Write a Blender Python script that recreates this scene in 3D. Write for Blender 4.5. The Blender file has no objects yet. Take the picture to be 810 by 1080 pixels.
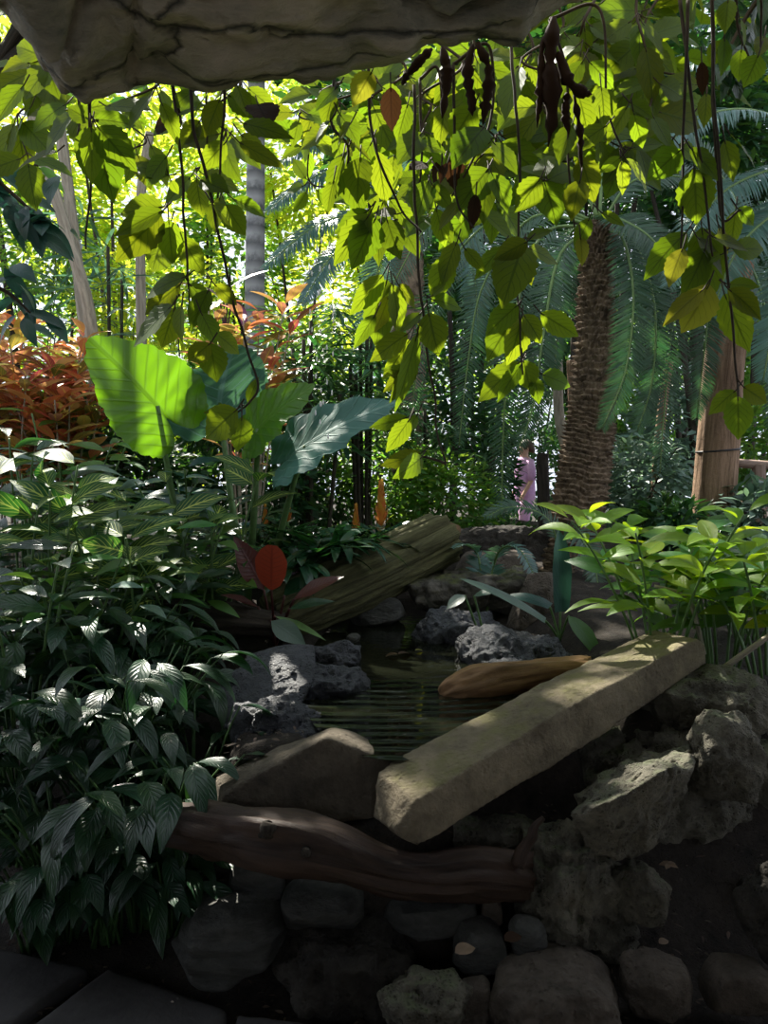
import bpy, bmesh, math, random
import numpy as np
from mathutils import Vector, Matrix
rng = np.random.default_rng(11)
random.seed(5)
C = bpy.context.scene.collection
PI = math.pi
F = 850.0
CAM = np.array([0, 0, 1.5])
PITCH = math.atan(60 / F)

# ------------------------------------------------------------------ camera mapping (photo point + distance -> place)
def ray(px, py):
    x = (px - 405) / F; y = -(py - 540) / F
    c, s = math.cos(PITCH), math.sin(PITCH)
    return np.array([x, c + y * s, -s + y * c])
def P(px, py, d):
    r = ray(px, py); return CAM + r * (d / r[1])
def PZ(px, py, z):
    r = ray(px, py); return CAM + r * ((z - CAM[2]) / r[2])
def unit(v):
    v = np.asarray(v, float); return v / (np.linalg.norm(v, axis=-1, keepdims=True) + 1e-12)
def rv(a, b, n=None): return rng.uniform(a, b, n)
def sstep(a, b, x):
    t = np.clip((np.asarray(x, float) - a) / (b - a), 0, 1); return t * t * (3 - 2 * t)

# ------------------------------------------------------------------ numpy noise
def _hash(i, j, k, s):
    h = (i * 374761393 + j * 668265263 + k * 2147483647 + s * 974711) & 0xFFFFFFFF
    h = ((h ^ (h >> 13)) * 1274126177) & 0xFFFFFFFF
    return ((h ^ (h >> 16)) & 0xFFFF) / 65535.0
def vnoise(p, s=0):
    p = np.asarray(p, float); i = np.floor(p).astype(np.int64); f = p - i; f = f * f * (3 - 2 * f)
    r = 0
    for a in (0, 1):
        for b in (0, 1):
            for c in (0, 1):
                w = (f[..., 0] if a else 1 - f[..., 0]) * (f[..., 1] if b else 1 - f[..., 1]) * (f[..., 2] if c else 1 - f[..., 2])
                r = r + w * _hash(i[..., 0] + a, i[..., 1] + b, i[..., 2] + c, s)
    return r * 2 - 1
def fbm(p, o=4, s=0, ridged=False):
    r = 0; a = 1; t = 0
    p = np.asarray(p, float)
    for k in range(o):
        n = vnoise(p * 2 ** k + 17.3 * k, s + k)
        r = r + a * ((1 - 2 * np.abs(n)) if ridged else n); t += a; a *= .5
    return r / t

# ------------------------------------------------------------------ mesh builder
class MB:
    def __init__(s): s.v = []; s.q = []; s.u = []; s.n = 0
    def grid(s, Pn, UV=None, close=False):
        """Pn (..., n, m, 3): one or many patches"""
        Pn = np.asarray(Pn, float)
        if Pn.ndim == 3: Pn = Pn[None]
        k, n, m, _ = Pn.shape
        if UV is None:
            a, b = np.meshgrid(np.linspace(0, 1, n), np.linspace(0, 1, m), indexing='ij'); UV = np.stack([b, a], -1)
        UV = np.broadcast_to(UV, (k, n, m, 2))
        mm = m if close else m - 1
        i = np.arange(n - 1)[:, None]; j = np.arange(mm)[None]
        j2 = (j + 1) % m
        q = np.stack([i * m + j, i * m + j2, (i + 1) * m + j2, (i + 1) * m + j], -1).reshape(-1, 4)
        q = (q[None] + (np.arange(k) * n * m)[:, None, None]).reshape(-1, 4) + s.n
        s.v.append(Pn.reshape(-1, 3)); s.u.append(UV.reshape(-1, 2)); s.q.append(q); s.n += k * n * m
        return s
    def tube(s, pts, rad, sides=6, caps=True):
        pts = np.asarray(pts, float); n = len(pts)
        rad = np.full(n, rad, float) if np.isscalar(rad) else np.asarray(rad, float)
        T = unit(np.gradient(pts, axis=0))
        up = np.array([0, 0, 1.]) if abs(T[0][2]) < .9 else np.array([1., 0, 0])
        A = np.zeros_like(pts); a = unit(np.cross(T[0], up))
        for i in range(n):
            a = unit(a - T[i] * np.dot(a, T[i])); A[i] = a
        B = np.cross(T, A)
        th = np.linspace(0, 2 * PI, sides, endpoint=False)
        ring = A[:, None] * np.cos(th)[None, :, None] + B[:, None] * np.sin(th)[None, :, None]
        R = pts[:, None] + ring * rad[:, None, None]
        if caps:
            R = np.concatenate([pts[:1, None] + ring[:1] * rad[0] * .02, R, pts[-1:, None] + ring[-1:] * rad[-1] * .02])
        return s.grid(R, close=True)
    def leaves(s, B, D, N, L, W, shape, droop=.5, fold=.15, nu=4, nv=8, wave=0., twist=0., serr=0.):
        B = np.atleast_2d(np.asarray(B, float)); k = len(B)
        D = unit(np.broadcast_to(np.asarray(D, float), (k, 3))); N = np.broadcast_to(np.asarray(N, float), (k, 3))
        N = unit(N - D * (N * D).sum(-1, keepdims=True)); S = np.cross(D, N)
        L = np.broadcast_to(L, (k,)); W = np.broadcast_to(W, (k,)); droop = np.broadcast_to(droop, (k,)); fold = np.broadcast_to(fold, (k,))
        t = np.linspace(0, 1, nv + 1); u = np.linspace(-1, 1, nu + 1)
        w = np.interp(t, *zip(*shape))
        if serr: w = w * (1 + serr * np.where(np.arange(nv + 1) % 2, 1, -1) * (t > .08) * (t < .97))
        a = droop[:, None] * t[None]
        tm = (a[:, 1:] + a[:, :-1]) / 2
        cx = np.concatenate([np.zeros((k, 1)), np.cumsum(np.cos(tm), 1)], 1) / nv * L[:, None]
        cz = np.concatenate([np.zeros((k, 1)), np.cumsum(-np.sin(tm), 1)], 1) / nv * L[:, None]
        Cc = B[:, None] + D[:, None] * cx[..., None] + N[:, None] * cz[..., None]
        n2 = N[:, None] * np.cos(a)[..., None] + D[:, None] * np.sin(a)[..., None]
        ww = W[:, None] * .5 * w[None]
        off = fold[:, None, None] * np.abs(u)[None, None] * ww[..., None]
        if wave:
            ph = rv(0, 6, k)
            off = off + wave * W[:, None, None] * np.sin(t[None, :, None] * 17 + ph[:, None, None] + u[None, None] * 2) * np.abs(u)[None, None] ** 2 * np.minimum(w, 1)[None, :, None]
        Q = Cc[:, :, None] + S[:, None, None] * (ww[..., None] * u[None, None])[..., None] + n2[:, :, None] * off[..., None]
        UV = np.stack(np.broadcast_arrays((u * .5 + .5)[None], t[:, None]), -1)
        return s.grid(Q, UV)
    def build(s, name, mat, parent=None, smooth=True):
        v = np.concatenate(s.v); q = np.concatenate(s.q); uv = np.concatenate(s.u)
        if parent is not None: v = v - wloc(parent)
        me = bpy.data.meshes.new(name)
        me.vertices.add(len(v)); me.vertices.foreach_set('co', v.astype(np.float32).ravel())
        me.loops.add(q.size); me.loops.foreach_set('vertex_index', q.astype(np.int32).ravel())
        me.polygons.add(len(q)); me.polygons.foreach_set('loop_start', np.arange(0, q.size, 4, dtype=np.int32))
        me.update(calc_edges=True)
        l = me.uv_layers.new(name='UVMap'); l.data.foreach_set('uv', uv[q.ravel()].astype(np.float32).ravel())
        me.polygons.foreach_set('use_smooth', np.full(len(q), smooth))
        me.materials.append(mat); me.validate()
        return link(name, me, parent)

def wloc(o):
    v = np.zeros(3)
    while o is not None: v = v + np.array(o.location); o = o.parent
    return v
def link(name, me, parent=None):
    o = bpy.data.objects.new(name, me); C.objects.link(o)
    if parent is not None: o.parent = parent
    return o
def tag(o, label, cat, group=None, kind=None):
    if label: o['label'] = label
    if cat: o['category'] = cat
    if group: o['group'] = group
    if kind: o['kind'] = kind
    return o
def thing(name, label, cat, loc, group=None):
    o = bpy.data.objects.new(name, None); C.objects.link(o); o.location = tuple(float(x) for x in loc); o.empty_display_size = .1
    return tag(o, label, cat, group)
def rebase(o):
    me = o.data; n = len(me.vertices); a = np.zeros(n * 3, np.float32); me.vertices.foreach_get('co', a); a = a.reshape(-1, 3)
    b = np.array([(a[:, 0].min() + a[:, 0].max()) / 2, (a[:, 1].min() + a[:, 1].max()) / 2, a[:, 2].min()])
    me.vertices.foreach_set('co', (a - b).astype(np.float32).ravel()); o.location = tuple(float(x) for x in b); me.update()
    return o

# ------------------------------------------------------------------ node materials
class NT:
    def __init__(s, name):
        s.m = bpy.data.materials.new(name); s.m.use_nodes = True; s.t = s.m.node_tree; s.t.nodes.clear()
        s.out = s.t.nodes.new('ShaderNodeOutputMaterial')
    def n(s, typ, **kw):
        nd = s.t.nodes.new('ShaderNode' + typ)
        for k, v in kw.items():
            if k[0] == '_': setattr(nd, k[1:], v)
        for k, v in kw.items():
            if k[0] != '_': s.set(nd, k, v)
        return nd
    def set(s, nd, k, v):
        sock = nd.inputs[int(k[1:])] if (k[0] == 'i' and k[1:].isdigit()) else nd.inputs[k.replace('_', ' ')]
        if isinstance(v, bpy.types.NodeSocket): s.t.links.new(v, sock)
        elif isinstance(v, (tuple, list)) and len(v) == 3 and sock.type == 'RGBA': sock.default_value = (*v, 1)
        else: sock.default_value = v
    def math(s, op, a, b=0., c=None):
        nd = s.n('Math', _operation=op, i0=a, i1=b)
        if c is not None: s.set(nd, 'i2', c)
        return nd.outputs[0]
    def mix(s, f, a, b, mode='MIX'):
        nd = s.n('Mix', _data_type='RGBA', _blend_type=mode)
        s.set(nd, 'i0', f); s.set(nd, 'i6', a); s.set(nd, 'i7', b)
        return nd.outputs[2]
    def mr(s, v, a, b, c=0., d=1.):
        return s.n('MapRange', i0=v, i1=a, i2=b, i3=c, i4=d).outputs[0]
    def ramp(s, f, *stops):
        nd = s.n('ValToRGB', i0=f); e = nd.color_ramp.elements
        while len(e) < len(stops): e.new(.5)
        for k, (p, c) in enumerate(stops): e[k].position = p; e[k].color = (*c, 1)
        return nd.outputs[0]
    def noise(s, vec, scale, detail=5, rough=.6, dist=0.):
        return s.n('TexNoise', Vector=vec, Scale=scale, Detail=detail, Roughness=rough, Distortion=dist).outputs[0]
    def coord(s, which='Object'): return s.n('TexCoord').outputs[which]
    def bump(s, h, st, dist, normal=None):
        nd = s.n('Bump', Strength=st, Distance=dist, Height=h)
        if normal is not None: s.set(nd, 'Normal', normal)
        return nd.outputs[0]
    def done(s, sh): s.t.links.new(sh, s.out.inputs[0]); return s.m

def leaf_mat(name, col, tcol, vein=None, vs=.5, n=8, k=2.5, vw=.25, mid=.06, var=.35, hue=.03, rough=.4, trans=.4, spec=.5, tvs=None, ramp=None, bump=.3):
    t = NT(name)
    uv = t.n('SeparateXYZ', i0=t.n('UVMap').outputs[0])
    up = t.math('MULTIPLY', t.math('ABSOLUTE', t.math('SUBTRACT', uv.outputs[0], .5)), 2.)
    sv = t.math('SUBTRACT', t.math('MULTIPLY', uv.outputs[1], float(n)), t.math('MULTIPLY', up, float(k)))
    f = t.math('MULTIPLY', t.math('ABSOLUTE', t.math('SUBTRACT', t.math('FRACT', t.math('ADD', sv, 20.)), .5)), 2.)
    side = t.math('MULTIPLY', t.mr(f, 1 - vw, 1.), t.mr(up, 1., .55))
    m = t.math('MAXIMUM', side, t.mr(up, mid * 1.6, mid * .7))
    rnd = t.n('NewGeometry').outputs['Random Per Island']
    if ramp: base = t.ramp(rnd, *ramp); tb = base
    else: base, tb = col, tcol
    hv = t.n('HueSaturation', Hue=t.mr(rnd, 0., 1., .5 - hue, .5 + hue), Value=t.mr(t.math('FRACT', t.math('MULTIPLY', rnd, 7.31)), 0., 1., 1 - var, 1 + var), Color=base)
    ht = t.n('HueSaturation', Hue=t.mr(rnd, 0., 1., .5 - hue, .5 + hue), Value=t.mr(t.math('FRACT', t.math('MULTIPLY', rnd, 3.77)), 0., 1., 1 - var * .6, 1 + var * .6), Color=tb)
    c1, c2 = hv.outputs[0], ht.outputs[0]
    if vein is not None:
        c1 = t.mix(t.math('MULTIPLY', m, vs), c1, vein)
        c2 = t.mix(t.math('MULTIPLY', m, vs if tvs is None else tvs), c2, vein if tvs is None else tuple(x * .25 for x in tcol))
    nb = t.bump(m, bump, .004)
    b = t.n('BsdfPrincipled', Base_Color=c1, Roughness=rough, Normal=nb)
    b.inputs['Specular IOR Level'].default_value = spec
    tr = t.n('BsdfTranslucent', Color=c2)
    mx = t.n('MixShader', i0=trans, i1=b.outputs[0], i2=tr.outputs[0])
    return t.done(mx.outputs[0])

def rock_mat(name, c1, c2, moss=None, mossamt=.5, scale=9., pits=.0, rough=.9, bump=.6, crack=.0, spec=.3, layer=0., stretch=None):
    t = NT(name); co = t.coord()
    if layer: co = t.n('Mapping', i0=co, i1=(0, 0, 0), i2=(.2, .3, 0), i3=(1, 1, layer)).outputs[0]
    if stretch: co = t.n('Mapping', i0=co, i3=stretch).outputs[0]
    n1 = t.noise(co, scale * .4, 6, .65, .3); n2 = t.noise(co, scale * 2.5, 8, .7)
    col = t.ramp(t.math('ADD', t.math('MULTIPLY', n1, .65), t.math('MULTIPLY', n2, .35)), (.36, c1), (.62, c2))
    h = t.math('ADD', n1, t.math('MULTIPLY', n2, 1.1))
    if pits:
        vo = t.n('TexVoronoi', Vector=co, Scale=scale * 5., Randomness=1.).outputs[0]
        pm = t.mr(vo, .12, .4); msk = t.mr(t.noise(co, scale, 3), .42, .6)
        pm = t.math('SUBTRACT', 1., t.math('MULTIPLY', t.math('SUBTRACT', 1., pm), msk))
        h = t.math('ADD', h, t.math('MULTIPLY', pm, pits)); 
    if crack:
        vc = t.n('TexVoronoi', _feature='DISTANCE_TO_EDGE', Vector=t.mix(.25, co, t.n('TexNoise', Vector=co, Scale=scale * .6, Detail=6.).outputs[1]), Scale=scale * .55).outputs[0]
        cm = t.mr(vc, 0., .035); h = t.math('ADD', h, t.math('MULTIPLY', cm, crack)); col = t.mix(t.math('SUBTRACT', 1., cm), col, tuple(x * .35 for x in c1))
    if moss:
        nz = t.n('SeparateXYZ', i0=t.n('NewGeometry').outputs['Normal']).outputs[2]
        mm = t.mr(t.math('ADD', t.math('MULTIPLY', nz, .5), t.noise(co, scale * .9, 5)), 1.05 - mossamt, 1.3 - mossamt)
        col = t.mix(mm, col, moss)
    b = t.n('BsdfPrincipled', Base_Color=col, Roughness=rough, Normal=t.bump(h, bump, .02))
    b.inputs['Specular IOR Level'].default_value = spec
    return t.done(b.outputs[0])

def bark_mat(name, c1, c2, su=14., sv=1.5, axis='Z', bump=.8, rough=.9, rings=0., dist=.012):
    """stretched along the local axis through the tube's UVs (v along, u round)"""
    t = NT(name); uv = t.n('UVMap').outputs[0]
    co = t.n('Mapping', i0=uv, i3=(su, sv, 1)).outputs[0]
    n1 = t.noise(co, 1.3, 7, .7, .4); n2 = t.noise(t.coord(), 30., 5)
    h = t.math('ADD', n1, t.math('MULTIPLY', n2, .3))
    if rings:
        vv = t.n('SeparateXYZ', i0=uv).outputs[1]
        r = t.math('ABSOLUTE', t.math('SUBTRACT', t.math('FRACT', t.math('ADD', t.math('MULTIPLY', vv, rings), t.math('MULTIPLY', n1, .6))), .5))
        h = t.math('ADD', h, t.math('MULTIPLY', r, 1.2))
        f = t.math('ADD', t.math('MULTIPLY', n1, .6), t.math('MULTIPLY', r, .7))
    else: f = n1
    col = t.ramp(f, (.3, c1), (.62, c2))
    b = t.n('BsdfPrincipled', Base_Color=col, Roughness=rough, Normal=t.bump(h, bump, dist))
    b.inputs['Specular IOR Level'].default_value = .25
    return t.done(b.outputs[0])

def plain_mat(name, col, rough=.6, trans=0., var=0., spec=.4):
    t = NT(name); c = col
    if var:
        c = t.mix(t.mr(t.noise(t.coord(), 25., 4), .3, .7), tuple(x * (1 - var) for x in col), tuple(min(1, x * (1 + var)) for x in col))
    b = t.n('BsdfPrincipled', Base_Color=c, Roughness=rough); b.inputs['Specular IOR Level'].default_value = spec
    if trans:
        tr = t.n('BsdfTranslucent', Color=c); return t.done(t.n('MixShader', i0=trans, i1=b.outputs[0], i2=tr.outputs[0]).outputs[0])
    return t.done(b.outputs[0])

M = {}
M['vine'] = leaf_mat('vine_leaf', (.05, .085, .014), (.25, .36, .010), vein=(.085, .15, .02), vs=.6, n=7, k=2.4, vw=.2, mid=.05, var=.35, hue=.025, rough=.55, spec=.3, trans=.45, tvs=.85)
M['vineyel'] = leaf_mat('vine_leaf_yellowing', (.15, .16, .025), (.52, .50, .03), vein=(.2, .18, .03), vs=.5, n=7, k=2.4, vw=.16, rough=.5, trans=.5, tvs=.7)
M['deadleaf'] = leaf_mat('dry_leaf', (.045, .022, .012), (.10, .04, .015), vein=(.02, .01, .006), n=7, rough=.8, trans=.2, spec=.2)
M['vinestem'] = plain_mat('vine_stem', (.05, .035, .022), .8, var=.4)
M['earA'] = leaf_mat('elephant_ear_green', (.045, .125, .010), (.18, .40, .008), vein=(.12, .26, .03), vs=.7, n=10, k=3.6, vw=.3, mid=.035, var=.05, hue=.005, rough=.4, trans=.5, tvs=.55, bump=.8)
M['earB'] = leaf_mat('elephant_ear_sky_sheen', (.055, .15, .125), (.10, .26, .10), vein=(.13, .25, .21), vs=.7, n=10, k=3.6, vw=.25, mid=.04, var=.04, hue=.004, rough=.6, trans=.15, spec=.35, bump=1.)  # bluish base colour stands in for sky reflected on the blade
M['petiole'] = plain_mat('green_petiole', (.09, .17, .05), .45, var=.25, trans=.12)
M['zebra'] = leaf_mat('zebra_leaf', (.020, .072, .020), (.08, .24, .02), vein=(.46, .56, .11), vs=.95, n=7.5, k=2.8, vw=.30, mid=.06, var=.3, rough=.48, trans=.25, spec=.25)
M['dark'] = leaf_mat('dark_glossy_leaf', (.016, .052, .024), (.07, .20, .03), vein=(.035, .09, .04), vs=.5, n=9, k=2.2, vw=.3, mid=.05, var=.35, rough=.3, trans=.22, spec=.6, bump=.5)
M['lily'] = leaf_mat('peace_lily_leaf', (.016, .052, .022), (.05, .16, .02), vein=(.012, .04, .016), vs=.5, n=9, k=2.6, vw=.5, mid=.045, var=.4, rough=.34, trans=.16, spec=.5, bump=.45)
M['lilystem'] = plain_mat('peace_lily_stem', (.045, .10, .028), .45, var=.3)
M['bright'] = leaf_mat('bright_lance_leaf', (.12, .22, .014), (.52, .72, .02), vein=(.16, .3, .03), vs=.5, n=9, k=2.5, vw=.2, mid=.06, var=.35, hue=.025, rough=.48, trans=.45, spec=.3)
M['croton'] = leaf_mat('croton_leaf', None, None, vein=(.60, .42, .06), vs=.8, n=9, k=2.4, vw=.28, mid=.09, var=.3, rough=.42, trans=.3,
                       ramp=[(0., (.50, .13, .08)), (.18, (.70, .27, .08)), (.34, (.18, .06, .05)), (.5, (.68, .36, .14)), (.62, (.12, .20, .03)), (.75, (.40, .10, .10)), (.88, (.70, .42, .10)), (1., (.14, .16, .03))])
M['cordy'] = leaf_mat('maroon_leaf', (.085, .022, .022), (.35, .05, .03), vein=(.13, .05, .045), vs=.5, n=14, k=1.8, vw=.4, var=.3, rough=.36, trans=.25)
M['redleaf'] = leaf_mat('red_leaf', (.20, .03, .02), (.42, .05, .025), vein=(.12, .02, .015), vs=.5, n=10, k=1.8, vw=.3, var=.1, rough=.38, trans=.4)
M['purple'] = leaf_mat('purple_leaf', (.06, .018, .05), (.2, .04, .14), var=.3, rough=.4, trans=.25)
M['orange'] = leaf_mat('orange_bract', (.62, .28, .05), (.8, .4, .06), var=.2, rough=.5, trans=.35)
M['brom'] = leaf_mat('strap_leaf', (.018, .06, .03), (.06, .2, .03), n=1, k=.5, vw=.4, var=.35, rough=.27, trans=.2, spec=.6)
M['cycad'] = leaf_mat('cycad_leaflet', (.05, .10, .062), (.07, .22, .05), var=.3, hue=.02, rough=.36, trans=.2, spec=.45)
M['cycadblue'] = leaf_mat('sky_tinted_leaflet', (.075, .16, .15), (.14, .32, .14), var=.25, hue=.02, rough=.35, trans=.25, spec=.6)  # blue in the base colour stands in for sky reflected on fronds
M['rachis'] = plain_mat('green_rachis', (.12, .20, .06), .5, var=.2)
M['rhapis'] = leaf_mat('fan_segment', (.022, .075, .04), (.10, .28, .04), var=.45, hue=.03, rough=.36, trans=.25, spec=.55)
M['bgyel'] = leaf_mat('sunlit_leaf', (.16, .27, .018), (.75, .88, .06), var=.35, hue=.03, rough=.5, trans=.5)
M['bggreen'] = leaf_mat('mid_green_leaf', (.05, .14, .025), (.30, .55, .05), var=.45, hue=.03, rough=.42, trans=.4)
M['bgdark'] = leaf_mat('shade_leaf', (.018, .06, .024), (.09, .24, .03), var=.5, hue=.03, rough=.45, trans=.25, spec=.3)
M['bggrey'] = leaf_mat('grey_green_leaf', (.10, .17, .13), (.2, .34, .17), var=.4, hue=.02, rough=.38, trans=.25, spec=.55)
M['bgteal'] = leaf_mat('teal_leaf', (.02, .07, .06), (.05, .18, .10), var=.3, hue=.02, rough=.35, trans=.2, spec=.5)
M['rock'] = rock_mat('sandstone', (.10, .082, .055), (.27, .225, .15), moss=(.17, .16, .065), mossamt=.14, scale=10, bump=.9, pits=.25)
M['overhang'] = rock_mat('overhang_rock', (.17, .17, .13), (.56, .48, .35), moss=None, scale=6., bump=1., pits=.3, crack=.35, stretch=(.45, 1.3, 1.5))
M['lava'] = rock_mat('lava_rock', (.06, .056, .044), (.20, .185, .14), moss=(.14, .16, .09), mossamt=.16, scale=17, bump=1., pits=.8)
M['soilrock'] = rock_mat('dark_rough_rock', (.018, .016, .013), (.065, .058, .048), scale=14, bump=1., pits=.5)
M['black'] = rock_mat('black_wet_rock', (.014, .015, .018), (.075, .08, .092), scale=16, bump=1., rough=.5, spec=.45, pits=.8)
M['grey'] = rock_mat('grey_rock', (.028, .029, .026), (.11, .11, .10), scale=11, bump=.9, rough=.7, layer=2.5)
M['mossrock'] = rock_mat('mossy_flat_rock', (.03, .028, .024), (.17, .155, .13), moss=(.08, .09, .025), mossamt=.2, scale=12, bump=1., rough=.75)
M['brownrock'] = rock_mat('brown_rock', (.045, .036, .028), (.15, .125, .10), scale=11, bump=.9, pits=.5)
M['soil'] = rock_mat('soil', (.012, .010, .008), (.05, .04, .03), scale=25, bump=1., rough=.95, pits=.4)
M['paving'] = rock_mat('paving_stone', (.03, .029, .029), (.065, .062, .06), scale=7, bump=.25, rough=.8)
M['cavewall'] = rock_mat('cave_rock', (.05, .047, .04), (.12, .11, .09), scale=4, bump=.8)
M['drift'] = bark_mat('weathered_wood', (.014, .010, .008), (.068, .042, .03), su=6, sv=1.8, bump=.8, rough=.6)
M['wood'] = bark_mat('brown_wood', (.06, .03, .012), (.26, .15, .07), su=6, sv=2, bump=.5, rough=.6)
M['mossbark'] = bark_mat('mossy_bark', (.022, .021, .011), (.17, .165, .075), su=26, sv=2.5, bump=1., dist=.04)
M['darkbark'] = bark_mat('dark_bark', (.012, .010, .008), (.055, .045, .035), su=12, sv=4)
M['cycadbark'] = bark_mat('cycad_bark', (.03, .02, .013), (.27, .20, .135), su=9, sv=26, bump=1., rings=0, dist=.03)
M['redbark'] = bark_mat('fissured_bark', (.06, .035, .02), (.34, .22, .14), su=16, sv=3.5, bump=1., dist=.025)
M['ringbark'] = bark_mat('ringed_palm_bark', (.16, .16, .17), (.42, .41, .43), su=5, sv=40, bump=.6, rings=34)
M['palebark'] = bark_mat('pale_stem', (.14, .12, .09), (.36, .32, .25), su=6, sv=9, bump=.4)
M['cane'] = bark_mat('cane', (.012, .012, .008), (.05, .045, .03), su=4, sv=18, bump=.5)
M['rail'] = bark_mat('railing_wood', (.12, .08, .06), (.30, .22, .17), su=4, sv=2)
M['skin'] = plain_mat('skin', (.55, .33, .24), .5)
M['lilac'] = plain_mat('lilac_cloth', (.62, .36, .62), .8, var=.1)
M['lilac2'] = plain_mat('pink_lilac_cloth', (.60, .34, .55), .8, var=.1)
M['hair'] = plain_mat('brown_hair', (.07, .04, .025), .6)
M['shoe'] = plain_mat('pale_shoe', (.6, .5, .45), .6)
M['wire'] = plain_mat('dark_wire', (.02, .02, .022), .5)
def water_mat():
    t = NT('pond_water'); co = t.coord()
    mp = t.n('Mapping', i0=co, i1=(.12, .16, 0), i3=(.8, 1.25, 1)).outputs[0]
    w = t.n('TexWave', _wave_type='RINGS', _rings_direction='SPHERICAL', Vector=mp, Scale=3.7, Distortion=2.2, Detail=2., Detail_Scale=2.).outputs[1]
    ys = t.n('SeparateXYZ', i0=co).outputs[1]
    amt = t.mr(ys, -.42, -.72, .04, 1.)
    h = t.math('ADD', t.math('MULTIPLY', w, amt), t.math('MULTIPLY', t.noise(co, 14., 2), .35))
    b = t.n('BsdfPrincipled', Base_Color=(.006, .007, .004), Roughness=.03, Normal=t.bump(h, .4, .02)); b.inputs['IOR'].default_value = 1.33
    return t.done(b.outputs[0])
M['water'] = water_mat()
M['drop'] = plain_mat('water_drop', (.9, .9, .9), .05, spec=1.)

# ------------------------------------------------------------------ leaf outlines (t, relative width)
LANCE = [(0, .02), (.06, .25), (.2, .72), (.38, 1), (.55, .93), (.75, .6), (.9, .25), (1, .01)]
OVATE = [(0, .04), (.05, .35), (.15, .72), (.3, .97), (.45, 1), (.62, .84), (.78, .52), (.9, .22), (1, .01)]
STRAP = [(0, .7), (.2, .9), (.5, 1), (.8, .75), (.93, .4), (1, .02)]
BLADE = [(0, .35), (.15, 1), (.5, .95), (.8, .6), (1, .02)]
DIAM = [(0, .05), (.4, 1), (1, .02)]

def frame_from(a, b, jit=.25, toward=None):
    """direction from base a to tip b, and an upper face that looks up and towards the mouth of the grotto"""
    D = b - a; L = np.linalg.norm(D)
    N = np.array([0, -1., .35]) + rv(-jit, jit, 3)
    return D / L, N, L

# ------------------------------------------------------------------ ground
def hgt(x, y):
    x = np.asarray(x, float); y = np.asarray(y, float)
    left = .52 * sstep(2.5, 3.6, y) + .30 * sstep(3.6, 5.0, y)
    right = .70 * sstep(2.15, 2.75, y) + .14 * sstep(3.2, 5, y)
    mid = .42 * sstep(2.1, 2.45, y) + .15 * sstep(3.4, 4.2, y) + .25 * sstep(4.2, 5, y)
    wl = sstep(-.25, -.75, x); wr = sstep(.55, 1., x)
    z = mid * (1 - wl - wr) + left * wl + right * wr
    px = (x - .09 - .06 * (y - 3)) / .40; py = (y - 3.68) / 1.28
    rr = px * px + py * py; rim = sstep(4.2, 2.4, rr) * sstep(2.32, 2.5, y)
    z = np.maximum(z, .60 * rim)
    pond = sstep(1.5, .9, rr)
    z = z * (1 - pond) + .44 * pond
    z = z * (1 - sstep(8.2, 10.5, y))
    return z
def ground_z(x, y): return float(hgt(x, y))
gx = np.concatenate([np.linspace(-12, -2.2, 40), np.linspace(-2.15, 2.15, 130), np.linspace(2.2, 12, 40)])
gy = np.concatenate([np.linspace(-4, 1.5, 15), np.linspace(1.55, 5.5, 140), np.linspace(5.6, 28, 70)])
GX, GY = np.meshgrid(gx, gy)
GZ = hgt(GX, GY); pp = np.stack([GX, GY, GX * 0], -1)
GZ = GZ + .035 * fbm(pp * 2.2, 4) * sstep(1.8, 2.6, GY) + .012 * fbm(pp * 11, 3, 5) - .01
g = MB().grid(np.stack([GX, GY, GZ], -1)).build('ground', M['soil']); tag(g, 'dark soil bank and forest floor', 'ground', kind='structure')

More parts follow.
